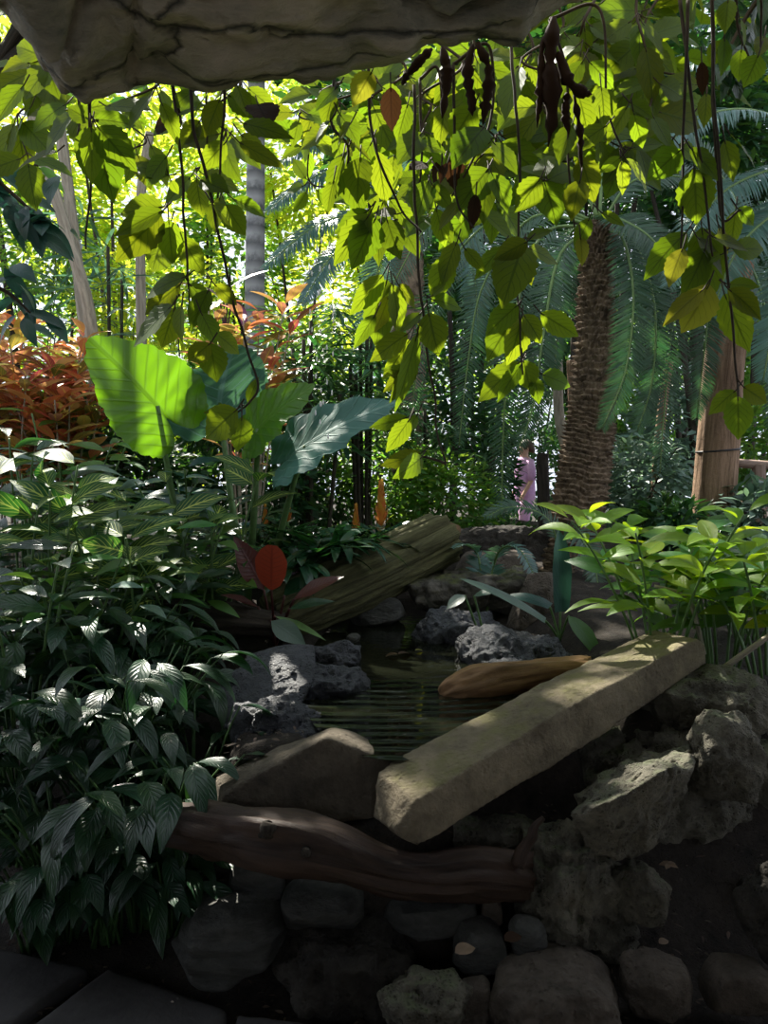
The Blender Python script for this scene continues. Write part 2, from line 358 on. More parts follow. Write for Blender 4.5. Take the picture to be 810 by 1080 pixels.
# ------------------------------------------------------------------ stones
def remesh(me, voxel):
    o = bpy.data.objects.new('tmp', me); C.objects.link(o)
    md = o.modifiers.new('r', 'REMESH'); md.mode = 'VOXEL'; md.voxel_size = voxel
    dg = bpy.context.evaluated_depsgraph_get()
    me2 = bpy.data.meshes.new_from_object(o.evaluated_get(dg))
    bpy.data.objects.remove(o); return me2
def hull_mesh(pts):
    bm = bmesh.new()
    for p in pts: bm.verts.new(tuple(p))
    r = bmesh.ops.convex_hull(bm, input=bm.verts)
    bmesh.ops.delete(bm, geom=[v for v in bm.verts if not v.link_faces], context='VERTS')
    me = bpy.data.meshes.new('stone'); bm.to_mesh(me); bm.free(); return me
def stone(name, pts, mat, label, cat='rock', amp=.02, freq=9., voxel=None, smooth=3, seed=None, ridged=.4, group=None, strata=0.):
    pts = np.asarray(pts, float); size = np.ptp(pts, axis=0); s = float(np.sort(size)[1])
    voxel = voxel or max(.0055, float(size.max()) / 75)
    me = remesh(hull_mesh(pts), voxel)
    n = len(me.vertices); a = np.zeros(n * 3, np.float32); me.vertices.foreach_get('co', a); a = a.reshape(-1, 3).astype(float)
    ed = np.zeros(len(me.edges) * 2, np.int32); me.edges.foreach_get('vertices', ed); ed = ed.reshape(-1, 2)
    deg = np.bincount(ed.ravel(), minlength=n)[:, None]
    for _ in range(smooth):
        acc = np.zeros_like(a); np.add.at(acc, ed[:, 0], a[ed[:, 1]]); np.add.at(acc, ed[:, 1], a[ed[:, 0]])
        a = .4 * a + .6 * acc / np.maximum(deg, 1)
    c = a.mean(0); nrm = unit((a - c) / (size / 2))
    sd = seed if seed is not None else int(rng.integers(1, 9999))
    d = (1 - ridged) * fbm(a * freq, 5, sd) + ridged * (fbm(a * freq * 1.3, 5, sd + 9, True) - .3)
    if mat in (M['lava'], M['black'], M['soilrock'], M['mossrock']): d = d * 1.6 - .9 * np.maximum(0, fbm(a * freq * 3.1, 3, sd + 5) - .12)
    if strata: d = d + strata * np.sin((a[:, 2] + .04 * fbm(a * 6, 2, sd)) * 120)
    a = a + nrm * (d * amp)[:, None]
    me.vertices.foreach_set('co', a.astype(np.float32).ravel())
    me.polygons.foreach_set('use_smooth', np.ones(len(me.polygons), bool)); me.materials.clear(); me.materials.append(mat); me.update(); me.name = name
    o = link(name, me); rebase(o); tag(o, label, cat, group); return o
def blob_pts(c, r, boxy=.45, n=40, rot=0., tilt=0., seed=0):
    q = np.random.default_rng(seed); v = unit(q.normal(size=(n, 3)))
    e = 1 - boxy; v = np.sign(v) * np.abs(v) ** e; v = v / (np.abs(v) ** 2.2).sum(-1, keepdims=True) ** (1 / 2.2)
    v = v * q.uniform(.88, 1.12, (n, 1)) * np.asarray(r) * 1.07
    Rm = np.array(Matrix.Rotation(rot, 3, 'Z') @ Matrix.Rotation(tilt, 3, 'Y'))
    return v @ Rm.T + np.asarray(c)
def rockpx(box, d, mat, label, name='rock', dep=.9, boxy=.45, rot=0., tilt=0., hs=.9, seed=1, cat='rock', **kw):
    x0, y0, x1, y1 = box; c = P((x0 + x1) / 2, (y0 + y1) / 2, d)
    rx = (x1 - x0) / 2 * d / F; rz = (y1 - y0) / 2 * d / F * hs
    return stone(name, blob_pts(c, (rx, rx * dep if dep < 5 else dep, rz), boxy, 40, rot, tilt, seed), mat, label, cat, seed=seed, **kw)
def V(*a): return [P(*q) for q in a]

# the overhang above the mouth of the grotto
lipx = [-60, -20, 10, 25, 45, 62, 80, 97, 122, 146, 156, 200, 262, 330, 400, 425, 442, 490, 540, 562, 600, 640, 720, 800, 870]
lipy = [-120, -80, -20, 5, 32, 62, 92, 104, 98, 90, 82, 80, 82, 79, 66, 58, 50, 40, 30, 20, 8, 3, -3, -10, -20]
def overhang():
    d = 2.05
    xs = np.concatenate([np.linspace(-4.6, -1.15, 16), np.linspace(-1.1, 1.2, 190), np.linspace(1.25, 4.6, 16)])
    pxs = 405 + xs / d * F / 1.03
    pys = np.interp(pxs, lipx, lipy)
    lz = np.array([P(a, b, d)[2] for a, b in zip(pxs, pys)])
    ys = np.concatenate([np.linspace(-3., .9, 24), np.linspace(1.0, d, 150)])
    bot = np.zeros((len(ys), len(xs), 3))
    for j, y in enumerate(ys):
        lob = .06 * np.exp(-((pxs - 95) / 45) ** 2)
        zz = np.interp(y, [-4.2, .9, 1.75, d - .03, d], [2.75, 2.72, 2.60, 0, 0])
        back = 2.62 + .02 * (d - y); f = sstep(d, d - .75, y)
        z = lz * (1 - f) + np.maximum(back, lz * .5 + back * .5) * f - lob * f * sstep(d - .8, d - .5, y) * 0
        bot[j] = np.stack([xs, np.full_like(xs, y), z], -1)
    fr = np.zeros((12, len(xs), 3))
    for k in range(12):
        a = k / 11; z = lz + (3.5 - lz) * a
        fr[k] = np.stack([xs, np.full_like(xs, d + .10 * math.sin(a * PI) + .02), z], -1)
    tp = np.stack([np.stack([xs, np.full_like(xs, y), np.full_like(xs, 3.5 + .1 * math.sin(y * 2))], -1) for y in np.linspace(d, -3., 20)])
    S = np.concatenate([bot, fr, tp])
    dl = fbm(S * 3.2, 5, 3) * .05 + (fbm(S * 7., 4, 8, True) - .3) * .022
    w = np.ones(S.shape[:2]); S[..., 2] += dl * 1.5 + (fbm(S * np.array([2.5, 9, 9]), 4, 44, True) - .3) * .03 + (fbm(S * 16., 3, 5) * .012); S[..., 1] += fbm(S * 4, 4, 21) * .05
    # the lobe at the left end hangs as a block of its own: a fissure round it
    fx = 405 + S[..., 0] / np.maximum(S[..., 1], .5) * F / 1.03
    cr = np.exp(-((fx - 157 + 25 * (S[..., 1] - 2)) / 5.) ** 2) * (S[..., 1] > 1.2) * (np.arange(S.shape[0]) < len(ys))[:, None]
    S[..., 2] += cr * .035
    cr2 = np.exp(-((S[..., 1] - (1.86 + .1 * np.sin(S[..., 0] * 5) + .05 * np.sin(S[..., 0] * 13))) / .018) ** 2) * (np.arange(S.shape[0]) < len(ys))[:, None]
    S[..., 2] += cr2 * .06
    o = MB().grid(S).build('overhanging_rock', M['overhang'])
    tag(o, 'huge grey rock overhang jutting across the top above the hanging vines', 'rock')
    return o
overhang()
# side and back walls of the grotto (out of the frame, they keep its mouth dim)
def cave_wall(name, a, b):
    a = np.array(a); b = np.array(b); n = 40
    t = np.linspace(0, 1, n); zz = np.linspace(-.1, 1.5 if 'back' in name else 3.4, 24)
    nrm = np.array([-(b - a)[1], (b - a)[0]]); nrm = nrm / np.linalg.norm(nrm)
    sl = []
    for off, zs in ((0, zz), (.5, zz[::-1])):
        for z in zs:
            p = a[None] * (1 - t[:, None]) + b[None] * t[:, None] + nrm[None] * off
            q = np.concatenate([p, np.full((n, 1), z)], 1)
            if off == 0: q[:, :2] += nrm[None] * (fbm(q * 1.6, 4, 31) * .16)[:, None]
            sl.append(q)
    o = MB().grid(np.array(sl)).build(name, M['cavewall']); o['kind'] = 'structure'; return o
cave_wall('wall_left', (-2.3, 1.4), (-2.6, -4.0)); cave_wall('wall_right', (2.6, -4.0), (2.3, 1.5)); cave_wall('wall_back', (-2.7, -3.8), (2.7, -3.8))

# unseen pale floor added under the overhang to bounce light onto its underside
pa, pb = np.meshgrid(np.linspace(-2.2, 2.2, 40), np.linspace(-4, 1.72, 50)); pz = .012 + .004 * fbm(np.stack([pa, pb, 0 * pa], -1) * 5, 3, 2)
o = MB().grid(np.stack([pa, pb, pz], -1)).build('floor', rock_mat('bounce_floor', (.22, .20, .18), (.34, .32, .28), scale=6, bump=.2)); tag(o, 'unseen pale floor added to bounce light up to the overhang', 'path', kind='structure')
# the big tilted slab
slab = V((398, 815, 2.30), (437, 845, 2.14), (735, 674, 2.70), (690, 664, 2.95), (393, 862, 2.27), (440, 893, 2.12), (744, 700, 2.70), (712, 688, 2.98),
         (420, 798, 2.36), (415, 876, 2.16), (743, 682, 2.72), (607, 742, 2.42), (583, 716, 2.66), (640, 772, 2.46))
stone('stone_slab', slab, M['rock'], 'long straight tan stone slab leaning across the rockwork beside the pond', 'stone slab', amp=.020, freq=8, voxel=.007, smooth=1, seed=3)
tri = V((236, 838, 2.33), (300, 801, 2.34), (345, 777, 2.36), (372, 787, 2.37), (418, 808, 2.38), (228, 820, 2.45), (288, 789, 2.50), (350, 767, 2.52), (376, 773, 2.52), (425, 797, 2.48), (230, 856, 2.33), (300, 876, 2.31), (396, 864, 2.34), (240, 850, 2.5), (400, 850, 2.5))
M['darkstone'] = rock_mat('brown_sandstone', (.055, .046, .034), (.17, .14, .10), scale=10, bump=.9, pits=.25)
stone('stone_block', tri, M['darkstone'], 'flat topped peaked stone block at the front edge of the pond', 'rock', amp=.012, freq=8, voxel=.007, smooth=1, seed=12)
blk = V((230, 722, 2.92), (260, 692, 3.05), (300, 679, 3.1), (331, 681, 3.06), (334, 712, 2.94), (318, 742, 2.86), (285, 772, 2.78), (236, 768, 2.76), (305, 684, 3.3), (240, 775, 3.0), (325, 745, 3.2))
stone('rock', blk, M['black'], 'angular blue-black boulder at the left side of the pond behind the peace lilies', amp=.013, freq=11, smooth=2, seed=21)
RK = [
 ((280, 698, 384, 756), 3.06, 'black', 'low lumpy black rock ledge at the left edge of the water', dict(dep=.9, boxy=.2, amp=.05, freq=10, seed=22, tilt=.12)),
 ((240, 736, 352, 815), 2.74, 'black', 'rough black rock below the angular boulder, behind the peaked block', dict(dep=.9, boxy=.2, amp=.05, freq=10, seed=23)),
 ((326, 676, 383, 712), 3.5, 'black', 'small rounded black rock at the far left corner of the pond', dict(dep=1., boxy=.2, amp=.04, seed=24)),
 ((418, 596, 578, 650), 4.45, 'mossrock', 'wide flat layered rock with a mossy rim behind the pond', dict(dep=.55, boxy=.6, amp=.05, freq=8, seed=25, smooth=1)),
 ((474, 579, 566, 615), 4.95, 'brownrock', 'pale brown stone lying on top of the wide flat rock', dict(dep=.7, boxy=.5, amp=.02, seed=26)),
 ((368, 626, 428, 664), 4.3, 'grey', 'pale grey flat stone where the mossy log meets the pond', dict(dep=.8, boxy=.5, amp=.02, seed=27, tilt=-.2)),
 ((438, 648, 530, 712), 3.95, 'black', 'dark grooved rock sloping into the far right of the pond', dict(dep=.9, boxy=.25, amp=.06, freq=8, seed=28, tilt=.3, hs=1.1)),
 ((486, 668, 610, 730), 3.5, 'black', 'rough black rock ledge behind the brown wood piece', dict(dep=.8, boxy=.25, amp=.06, freq=8, seed=29, tilt=.15, hs=1.1)),
 ((536, 598, 592, 690), 4.15, 'brownrock', 'dim upright block under the spiky stump at the right end of the flat rock', dict(dep=.8, boxy=.5, amp=.02, seed=30)),
 ((450, 640, 560, 680), 4.5, 'black', 'dark shaded rock under the wide flat rock', dict(dep=.6, boxy=.3, amp=.02, seed=62)),
 ((365, 667, 381, 681), 3.85, 'grey', 'small pale pebble beside the water below the grey flat stone', dict(dep=1., boxy=.1, amp=.003, seed=31)),
 ((465, 550, 596, 602), 5.3, 'soilrock', 'dark rounded boulder behind the pale brown stone', dict(dep=.5, boxy=.2, amp=.03, seed=32)),
 # right hand rock wall
 ((722, 745, 802, 852), 2.4, 'lava', 'rounded lava rock high in the rock wall behind the jutting boulder', dict(dep=.9, boxy=.3, amp=.035, freq=9, seed=43)),
 ((686, 708, 812, 782), 2.66, 'lava', 'lumpy lava rock crowning the wall below the bright leafy plant', dict(dep=.7, boxy=.25, amp=.04, freq=8, seed=44)),
 ((460, 850, 570, 930), 2.4, 'lava', 'dark lava rock under the near end of the slab behind the driftwood', dict(dep=.8, boxy=.3, amp=.03, seed=63)),
 ((643, 905, 702, 978), 2.22, 'lava', 'small lava rock tucked beside the cracked upright rock', dict(dep=.9, boxy=.35, amp=.02, freq=12, seed=47)),
 ((776, 770, 850, 900), 2.55, 'lava', 'lava rock at the edge of the wall beyond the rounded one', dict(dep=.8, boxy=.3, amp=.035, seed=49)),
 ((752, 905, 822, 985), 2.42, 'soilrock', 'dark rough rock in the deep shade at the right edge', dict(dep=.9, boxy=.3, amp=.03, seed=75)),
 ((786, 893, 858, 1030), 2.08, 'soilrock', 'tall dark brown rock cut off by the edge on the lower right', dict(dep=.8, boxy=.5, amp=.04, freq=10, seed=50)),
 ((514, 1003, 660, 1095), 2.02, 'brownrock', 'big rounded pitted brown boulder at the foot of the rock wall', dict(dep=.8, boxy=.3, amp=.04, freq=10, seed=51)),
 ((656, 996, 724, 1088), 2.05, 'brownrock', 'upright pitted brown rock beside the big rounded boulder', dict(dep=.9, boxy=.4, amp=.04, freq=10, seed=52)),
 ((736, 1006, 818, 1078), 2.04, 'brownrock', 'smooth squat brown rock on the ground in the bottom right corner', dict(dep=.8, boxy=.5, amp=.01, seed=53)),
 ((533, 963, 579, 1012), 2.12, 'grey', 'egg shaped grey cobble at the foot of the cracked upright rock', dict(dep=.9, boxy=.1, amp=.004, seed=54, smooth=9)),
 ((186, 938, 305, 1038), 2.2, 'grey', 'large rounded grey boulder with layered cracks beside the peace lilies', dict(dep=.85, boxy=.12, amp=.016, freq=8, seed=55, strata=.28, tilt=-.1, smooth=9)),
 ((288, 972, 438, 1068), 2.16, 'soilrock', 'low rough dark rock on the ground in the middle', dict(dep=.8, boxy=.3, amp=.04, freq=9, seed=56)),
 ((402, 1026, 499, 1092), 2.0, 'lava', 'knobbly greenish lava rock on the ground at the bottom edge', dict(dep=.8, boxy=.3, amp=.035, freq=11, seed=57)),
 ((478, 1026, 522, 1084), 2.03, 'brownrock', 'small pale blocky stone between two boulders at the bottom edge', dict(dep=.8, boxy=.7, amp=.006, seed=58)),
 ((472, 968, 536, 1026), 2.14, 'grey', 'grey rock beside the dry curled leaf below the driftwood', dict(dep=.9, boxy=.45, amp=.02, seed=59)),
 ((292, 925, 384, 978), 2.24, 'grey', 'dark wedge shaped rock under the middle of the driftwood log', dict(dep=.9, boxy=.5, amp=.012, seed=60)),
 ((402, 935, 508, 978), 2.24, 'grey', 'flat split grey rock under the right half of the driftwood log', dict(dep=.8, boxy=.5, amp=.012, seed=61, tilt=-.15)),
 ((240, 895, 305, 952), 2.3, 'grey', 'dark rock under the left half of the driftwood log', dict(dep=.9, boxy=.45, amp=.015, seed=64)),
 ((506, 940, 532, 982), 2.2, 'brownrock', 'thin upright stone standing under the right end of the driftwood', dict(dep=.8, boxy=.5, amp=.006, seed=65)),
 ((330, 845, 420, 900), 2.42, 'soilrock', 'dark packing rock under the peaked block behind the driftwood', dict(dep=.8, boxy=.4, amp=.02, seed=66)),
]
stone('rock', V((608, 838, 2.32), (650, 806, 2.38), (690, 793, 2.42), (728, 788, 2.42), (603, 860, 2.18), (640, 848, 2.12), (700, 815, 2.15), (731, 812, 2.25), (615, 894, 2.2), (645, 906, 2.2), (692, 892, 2.26), (714, 862, 2.3), (640, 830, 2.6), (720, 800, 2.6), (700, 870, 2.6)),
      M['lava'], 'jutting pitted lava boulder with greenish top in the rock wall', amp=.034, freq=11, smooth=1, seed=41, voxel=.007)
stone('rock', V((552, 945, 2.22), (558, 878, 2.28), (600, 866, 2.25), (646, 885, 2.25), (650, 930, 2.2), (666, 985, 2.2), (640, 1006, 2.16), (575, 1006, 2.14), (546, 988, 2.2), (592, 930, 2.12), (600, 1003, 2.1), (560, 880, 2.5), (660, 890, 2.5), (660, 1000, 2.4), (550, 1000, 2.4)),
      M['lava'], 'cracked upright lava rock under the jutting boulder', amp=.045, freq=9, smooth=1, seed=42, strata=.12, voxel=.007)
_w = [(560, 800, 2.62), (600, 790, 2.62), (640, 772, 2.66), (700, 742, 2.72), (760, 712, 2.80), (840, 735, 2.8), (840, 860, 2.55), (765, 930, 2.46), (690, 985, 2.42), (640, 1000, 2.42), (590, 930, 2.5), (555, 860, 2.55), (700, 850, 2.42), (770, 800, 2.45)]
stone('rock_mass', V(*_w, *[(a, b, d + .4) for a, b, d in _w]), M['lava'], 'long rough lava rock mass forming the wall behind the jutting boulder and under the slab', amp=.075, freq=6, smooth=1, seed=45, voxel=.011)
for box, d, m, lab, kw in RK: rockpx(box, d, M[m], lab, **kw)

# ------------------------------------------------------------------ logs
def log(name, spec, mat, label, cat='log', amp=.02, freq=7., seed=1, sides=36, n=70, ridge=.5):
    K = np.array([P(a, b, d) for a, b, d, r in spec]); R = np.array([r * d / F for a, b, d, r in spec])
    t = np.linspace(0, len(spec) - 1, n); idx = np.arange(len(spec))
    # smooth interpolation
    def cr(A):
        i = np.clip(t.astype(int), 0, len(spec) - 2); f = t - i
        Ap = np.concatenate([A[:1] * 2 - A[1:2], A, A[-1:] * 2 - A[-2:-1]]); f = f[:, None] if A.ndim > 1 else f
        p0, p1, p2, p3 = Ap[i], Ap[i + 1], Ap[i + 2], Ap[i + 3]
        return .5 * (2 * p1 + (p2 - p0) * f + (2 * p0 - 5 * p1 + 4 * p2 - p3) * f ** 2 + (3 * p1 - p0 - 3 * p2 + p3) * f ** 3)
    pts = cr(K); rad = cr(R)
    mb = MB().tube(pts, rad, sides)
    v = mb.v[0].reshape(-1, sides, 3); full = np.concatenate([pts[:1], pts, pts[-1:]])
    out = unit(v - full[:, None])
    th = np.linspace(0, 2 * PI, sides, endpoint=False)
    al = np.linspace(0, 3, len(full))[:, None] + 0 * th[None]
    q = np.stack([np.cos(th)[None] * 1.2 + 0 * al, np.sin(th)[None] * 1.2 + 0 * al, al], -1)
    dl = fbm(q * np.array([1.6, 1.6, .9]) * freq / 5, 4, seed) * amp + (fbm(q * np.array([3.5, 3.5, .35]), 3, seed + 4, True) - .3) * amp * ridge
    dl[0] = dl[-1] = 0
    mb.v[0] = (v + out * dl[..., None]).reshape(-1, 3)
    root = thing(name, label, cat, pts.mean(0) - [0, 0, rad.mean()])
    mb.build('trunk', mat, root)
    return root, pts, rad
dr, dpts, drad = log('driftwood_log', [(184, 868, 2.3, 21), (215, 874, 2.24, 27), (250, 880, 2.2, 26), (285, 886, 2.16, 31), (345, 896, 2.14, 31), (395, 914, 2.15, 25), (450, 922, 2.17, 23), (500, 918, 2.2, 27), (556, 926, 2.22, 22)], M['drift'],
    'weathered reddish brown driftwood log lying across the rocks in front of the pond', amp=.04, seed=5, freq=9, ridge=.12)
def stub(root, a, b, r0, r1, mat, name='branch_stub'):
    K = np.linspace(a, b, 8); rr = np.linspace(r0, r1, 8) * (1 + .15 * rng.normal(size=8))
    return MB().tube(K + rng.normal(size=(8, 3)) * .004, rr, 12).build(name, mat, root)
stub(dr, P(283, 880, 2.12), P(284, 868, 2.09), .026, .02, M['darkbark'])
stub(dr, P(545, 915, 2.16), P(572, 862, 2.2), .022, .008, M['drift'])
kn = MB().tube([P(323, 899, 2.075), P(323, 899, 2.055)], [.016, .010], 14).build('knot', M['darkbark'], dr)
ml, _, _ = log('mossy_log', [(288, 655, 3.95, 24), (330, 632, 4.1, 30), (375, 612, 4.25, 31), (420, 591, 4.45, 30), (468, 566, 4.65, 27)], M['mossbark'], 'thick mossy log with furrowed bark sloping up behind the pond', amp=.03, seed=8, ridge=1.1, sides=90)
MB().tube([P(462, 569, 4.62), P(474, 562, 4.68), P(484, 557, 4.72)], [.11, .075, .02], 14).build('broken_end', M['wood'], ml)
log('driftwood_piece', [(466, 736, 3.0, 8), (480, 729, 3.0, 17), (515, 719, 3.02, 20), (560, 711, 3.05, 15), (622, 703, 3.1, 11)], M['wood'], 'smooth honey brown piece of wood lying at the right edge of the water', 'wood', amp=.016, seed=9, freq=9)
log('fallen_log', [(150, 645, 3.75, 16), (200, 650, 3.72, 18), (250, 655, 3.7, 17), (300, 660, 3.75, 13)], M['darkbark'], 'dark fallen log on the soil behind the peace lilies', amp=.02, seed=10)

# ------------------------------------------------------------------ pond
wr_, wa_ = np.meshgrid(np.linspace(0.01, 1, 30), np.linspace(0, 2 * PI, 72, endpoint=False), indexing='ij')
WY = 3.68 + 1.36 * wr_ * np.sin(wa_); WX = .09 + .06 * (WY - 3) + .47 * wr_ * np.cos(wa_)
w = MB().grid(np.stack([WX, WY, np.full_like(WX, .60)], -1), close=True).build('pond_water', M['water']); rebase(w); tag(w, 'dark rippled water of the small pond between the rocks', 'water', kind='structure')

# ------------------------------------------------------------------ paving
def paving(pix, z, label, th=.06):
    T = np.array([PZ(a, b, z) for a, b in pix]); c = T.mean(0)
    pts = np.concatenate([T, T - [0, 0, th]])
    return stone('paving_stone', pts, M['paving'], label, 'paving stone', amp=.004, freq=6, voxel=.012, smooth=2)
paving([(115, 1018), (240, 1062), (225, 1150), (25, 1084)], .035, 'large pale grey paving stone cut off at the bottom left beside the boulder')
paving([(-60, 985), (98, 1020), (12, 1078), (-90, 1090)], .028, 'dark paving stone in the bottom left corner under the peace lilies')
paving([(250, 1068), (400, 1085), (395, 1160), (235, 1150)], .03, 'dark paving stone at the bottom edge in front of the low rough rock')
SUN = unit(np.array([-.42, .80, .95]))
LIT = [(P(395, 255, 2.25), .26), (P(405, 330, 2.25), .22), (P(425, 400, 2.25), .14), (P(575, 205, 2.35), .2), (P(548, 270, 2.35), .2), (P(545, 360, 2.35), .16), (P(575, 405, 2.35), .10), (P(150, 395, 3.9), .2), (P(300, 425, 3.95), .2),
       (P(650, 580, 2.95), .3), (P(625, 600, 2.9), .2), (P(690, 560, 2.95), .2), (P(740, 590, 2.9), .16), (P(700, 672, 2.75), .14), (P(270, 350, 5.), .35), (P(40, 330, 5.), .25), (P(745, 470, 5.4), .28), (P(740, 530, 5.4), .25), (P(650, 380, 4.8), .25), (P(725, 300, 2.15), .12), (P(500, 620, 4.5), .12), (P(455, 580, 4.6), .15), (P(600, 500, 5.1), .16),
       (P(60, 160, 2.35), .12), (P(140, 250, 2.2), .1), (P(235, 180, 2.2), .1), (PZ(150, 1050, .05), .10), (PZ(50, 1000, .05), .08)]  # spots kept sunny by clearing leaves along their rays

# ------------------------------------------------------------------ plant makers
def bez(pts, n=14):
    pts = np.asarray(pts, float); t = np.linspace(0, 1, n)[:, None]
    while True:
        if len(pts) == 2: return pts[0] * (1 - t) + pts[1] * t
        if len(pts) == 3: return (1 - t) ** 2 * pts[0] + 2 * t * (1 - t) * pts[1] + t * t * pts[2]
        if len(pts) == 4: return (1 - t) ** 3 * pts[0] + 3 * t * (1 - t) ** 2 * pts[1] + 3 * t * t * (1 - t) * pts[2] + t ** 3 * pts[3]
def catmull(K, n=20):
    K = np.asarray(K, float); m = len(K)
    if m == 2: return bez(K, n)
    t = np.linspace(0, m - 1, n); i = np.clip(t.astype(int), 0, m - 2); f = (t - i)[:, None]
    A = np.concatenate([K[:1] * 2 - K[1:2], K, K[-1:] * 2 - K[-2:-1]])
    p0, p1, p2, p3 = A[i], A[i + 1], A[i + 2], A[i + 3]
    return .5 * (2 * p1 + (p2 - p0) * f + (2 * p0 - 5 * p1 + 4 * p2 - p3) * f ** 2 + (3 * p1 - p0 - 3 * p2 + p3) * f ** 3)

def frond_mesh(curve, L, n=48, mat=None, matr=None, parent=None, wid=.018, upn=None, vee=.35, droop=.5, rr=.009, name='frond', base=.12, lean=.5):
    """a pinnate frond along a curve of points"""
    cv = np.asarray(curve, float); seg = np.linalg.norm(np.diff(cv, axis=0), axis=1); s = np.concatenate([[0], np.cumsum(seg)]); tot = s[-1]
    u = np.linspace(base, .995, n); q = np.stack([np.interp(u * tot, s, cv[:, k]) for k in range(3)], -1)
    T = unit(np.stack([np.interp(np.clip(u + .02, 0, 1) * tot, s, cv[:, k]) - np.interp((u - .02) * tot, s, cv[:, k]) for k in range(3)], -1))
    up = np.array([0, 0, 1.]) if upn is None else np.asarray(upn, float)
    S = unit(np.cross(T, up[None] + 0 * T)); Nn = np.cross(S, T)
    prof = np.interp(u, [0, .15, .35, .6, .85, 1], [.45, .8, 1, .95, .65, .25])
    mb = MB()
    for sg in (-1, 1):
        D = unit(S * sg + T * (lean + .5 * u[:, None] ** 2) + Nn * vee + rng.normal(size=T.shape) * .05)
        mb.leaves(q, D, Nn + S * sg * -.2 + rng.normal(size=T.shape) * .08, prof * L * rv(.92, 1.06, n), wid * (.6 + .4 * prof), BLADE, droop=droop * rv(.7, 1.3, n), fold=.25, nu=2, nv=4)
    o = mb.build(name, mat or M['cycad'], parent)
    MB().tube(cv, np.linspace(rr, rr * .3, len(cv)), 6).build('rachis', matr or M['rachis'], o) if parent is None else None
    if parent is not None:
        r = MB().tube(cv - np.array(wloc(o)) * 0, np.linspace(rr, rr * .3, len(cv)), 6).build('rachis', matr or M['rachis'], o)
    return o

def scatter_dirs(n, up=.3, spread=1.):
    a = rv(0, 2 * PI, n); return a

# ---- hanging vines
def vine(label, stems, leafs, d, group='leafy vines hanging from the rock overhang', dead=(), yel=(), extra=0, wr=.62, node_extra=()):
    """stems: photo polylines; leafs: (base x, base y, tip x, tip y[, width ratio])"""
    top = P(*stems[0][0], d)
    root = thing('hanging_vine', label, 'vine', top, group)
    mb = MB()
    for si, st in enumerate(stems):
        if si and min(math.hypot(st[0][0] - x, st[0][1] - y) for x, y in stems[0]) > 12: st = [stems[0][0]] + list(st)
        K = [P(x, y, d + rng.normal() * .02) for x, y in st]
        c = catmull(K, 8 * len(K)); c = c + fbm(c * 9, 2, 4)[:, None] * .008
        mb.tube(c, np.linspace(.0050, .0026, len(c)), 6)
    def put(items, mat, name):
        if not items: return
        b = MB(); pt = mb
        for it in items:
            x0, y0, x1, y1 = it[:4]; r = it[4] if len(it) > 4 else wr
            dd = d + rng.normal() * .05
            a, e = P(x0, y0, dd), P(x1, y1, dd + rng.normal() * .03)
            D, N, L = frame_from(a, e, .45)
            if rng.random() < .3: N = N * np.array([1, .5, 1])
            b.leaves(a, D + 0 * N, N, L * 1.04, L * r, OVATE, droop=rv(.15, .55), fold=rv(.05, .28), nu=6, nv=16, wave=.02, serr=.05)
            pt.tube([a - D * .025 + [0, 0, .012], a, a + D * L * .1], [.0022, .0018, .0014], 5)
        o = b.build(name, mat, root)
        return o
    put(leafs, M['vine'], 'leaves')
    for q in yel: put([q], M['vineyel'], 'yellowing_leaf')['label'] = 'yellowing leaf'
    for q in dead: put([q], M['deadleaf'], 'dry_leaf')['label'] = 'dry brown leaf'
    mb.build('stem', M['vinestem'], root)
    return root
def palm5(x, y, s, n=4, a0=90, sp=150):
    """a hand of leaflets drooping from a node"""
    r = []
    for k in range(n):
        a = math.radians(a0 + (k - (n - 1) / 2) * sp / max(n - 1, 1) + rng.normal() * 9); l = s * rv(.75, 1.1)
        r.append((x + 8 * math.cos(a), y + 8 * math.sin(a), x + l * math.cos(a), y + l * math.sin(a) * 1.0, rv(.5, .66)))
    return r
VD = []
vine('hanging vine with big leaves around the block at the left end of the overhang', [[(78, 88), (82, 120), (80, 145)], [(60, 50), (45, 62), (30, 66)]],
     [(78, 118, 42, 158, .75), (78, 125, 100, 160), (70, 110, 30, 130), (56, 66, 22, 100, .8), (50, 66, 60, 100), (36, 62, 0, 72), (45, 60, 12, 45), (78, 118, 118, 108), (40, 45, 30, 12), (25, 90, -10, 128), (60, 160, 10, 175, .5)], 2.35)
vine('hanging vine with a long drooping hand of leaflets left of the blotched dead leaf', [[(97, 100), (97, 140), (94, 200), (92, 262)]],
     [(97, 132, 84, 182), (100, 136, 118, 208), (103, 134, 140, 176), (100, 126, 142, 128), (96, 128, 70, 112), (108, 168, 122, 212, .4), (96, 134, 99, 190, .45), (112, 112, 158, 112)], 2.25)
vine('hanging vine carrying the blotched dead leaf, with clusters down to the elephant ears', [[(180, 84), (190, 150), (197, 260), (198, 330)], [(190, 130), (178, 128)]],
     [(178, 185, 140, 170), (180, 190, 188, 205), (176, 165, 150, 195), (172, 218, 124, 222), (172, 222, 120, 246, .45), (170, 226, 122, 272), (180, 235, 152, 290), (178, 232, 182, 280), (192, 250, 212, 290),
      (196, 292, 146, 305), (190, 300, 152, 330), (182, 322, 138, 362, .7), (184, 325, 170, 368), (192, 322, 186, 360), (200, 300, 222, 322, .7), (160, 100, 130, 130), (170, 108, 190, 150, .5), (186, 120, 215, 108)], 2.2,
     dead=[(182, 127, 160, 133, .8)])
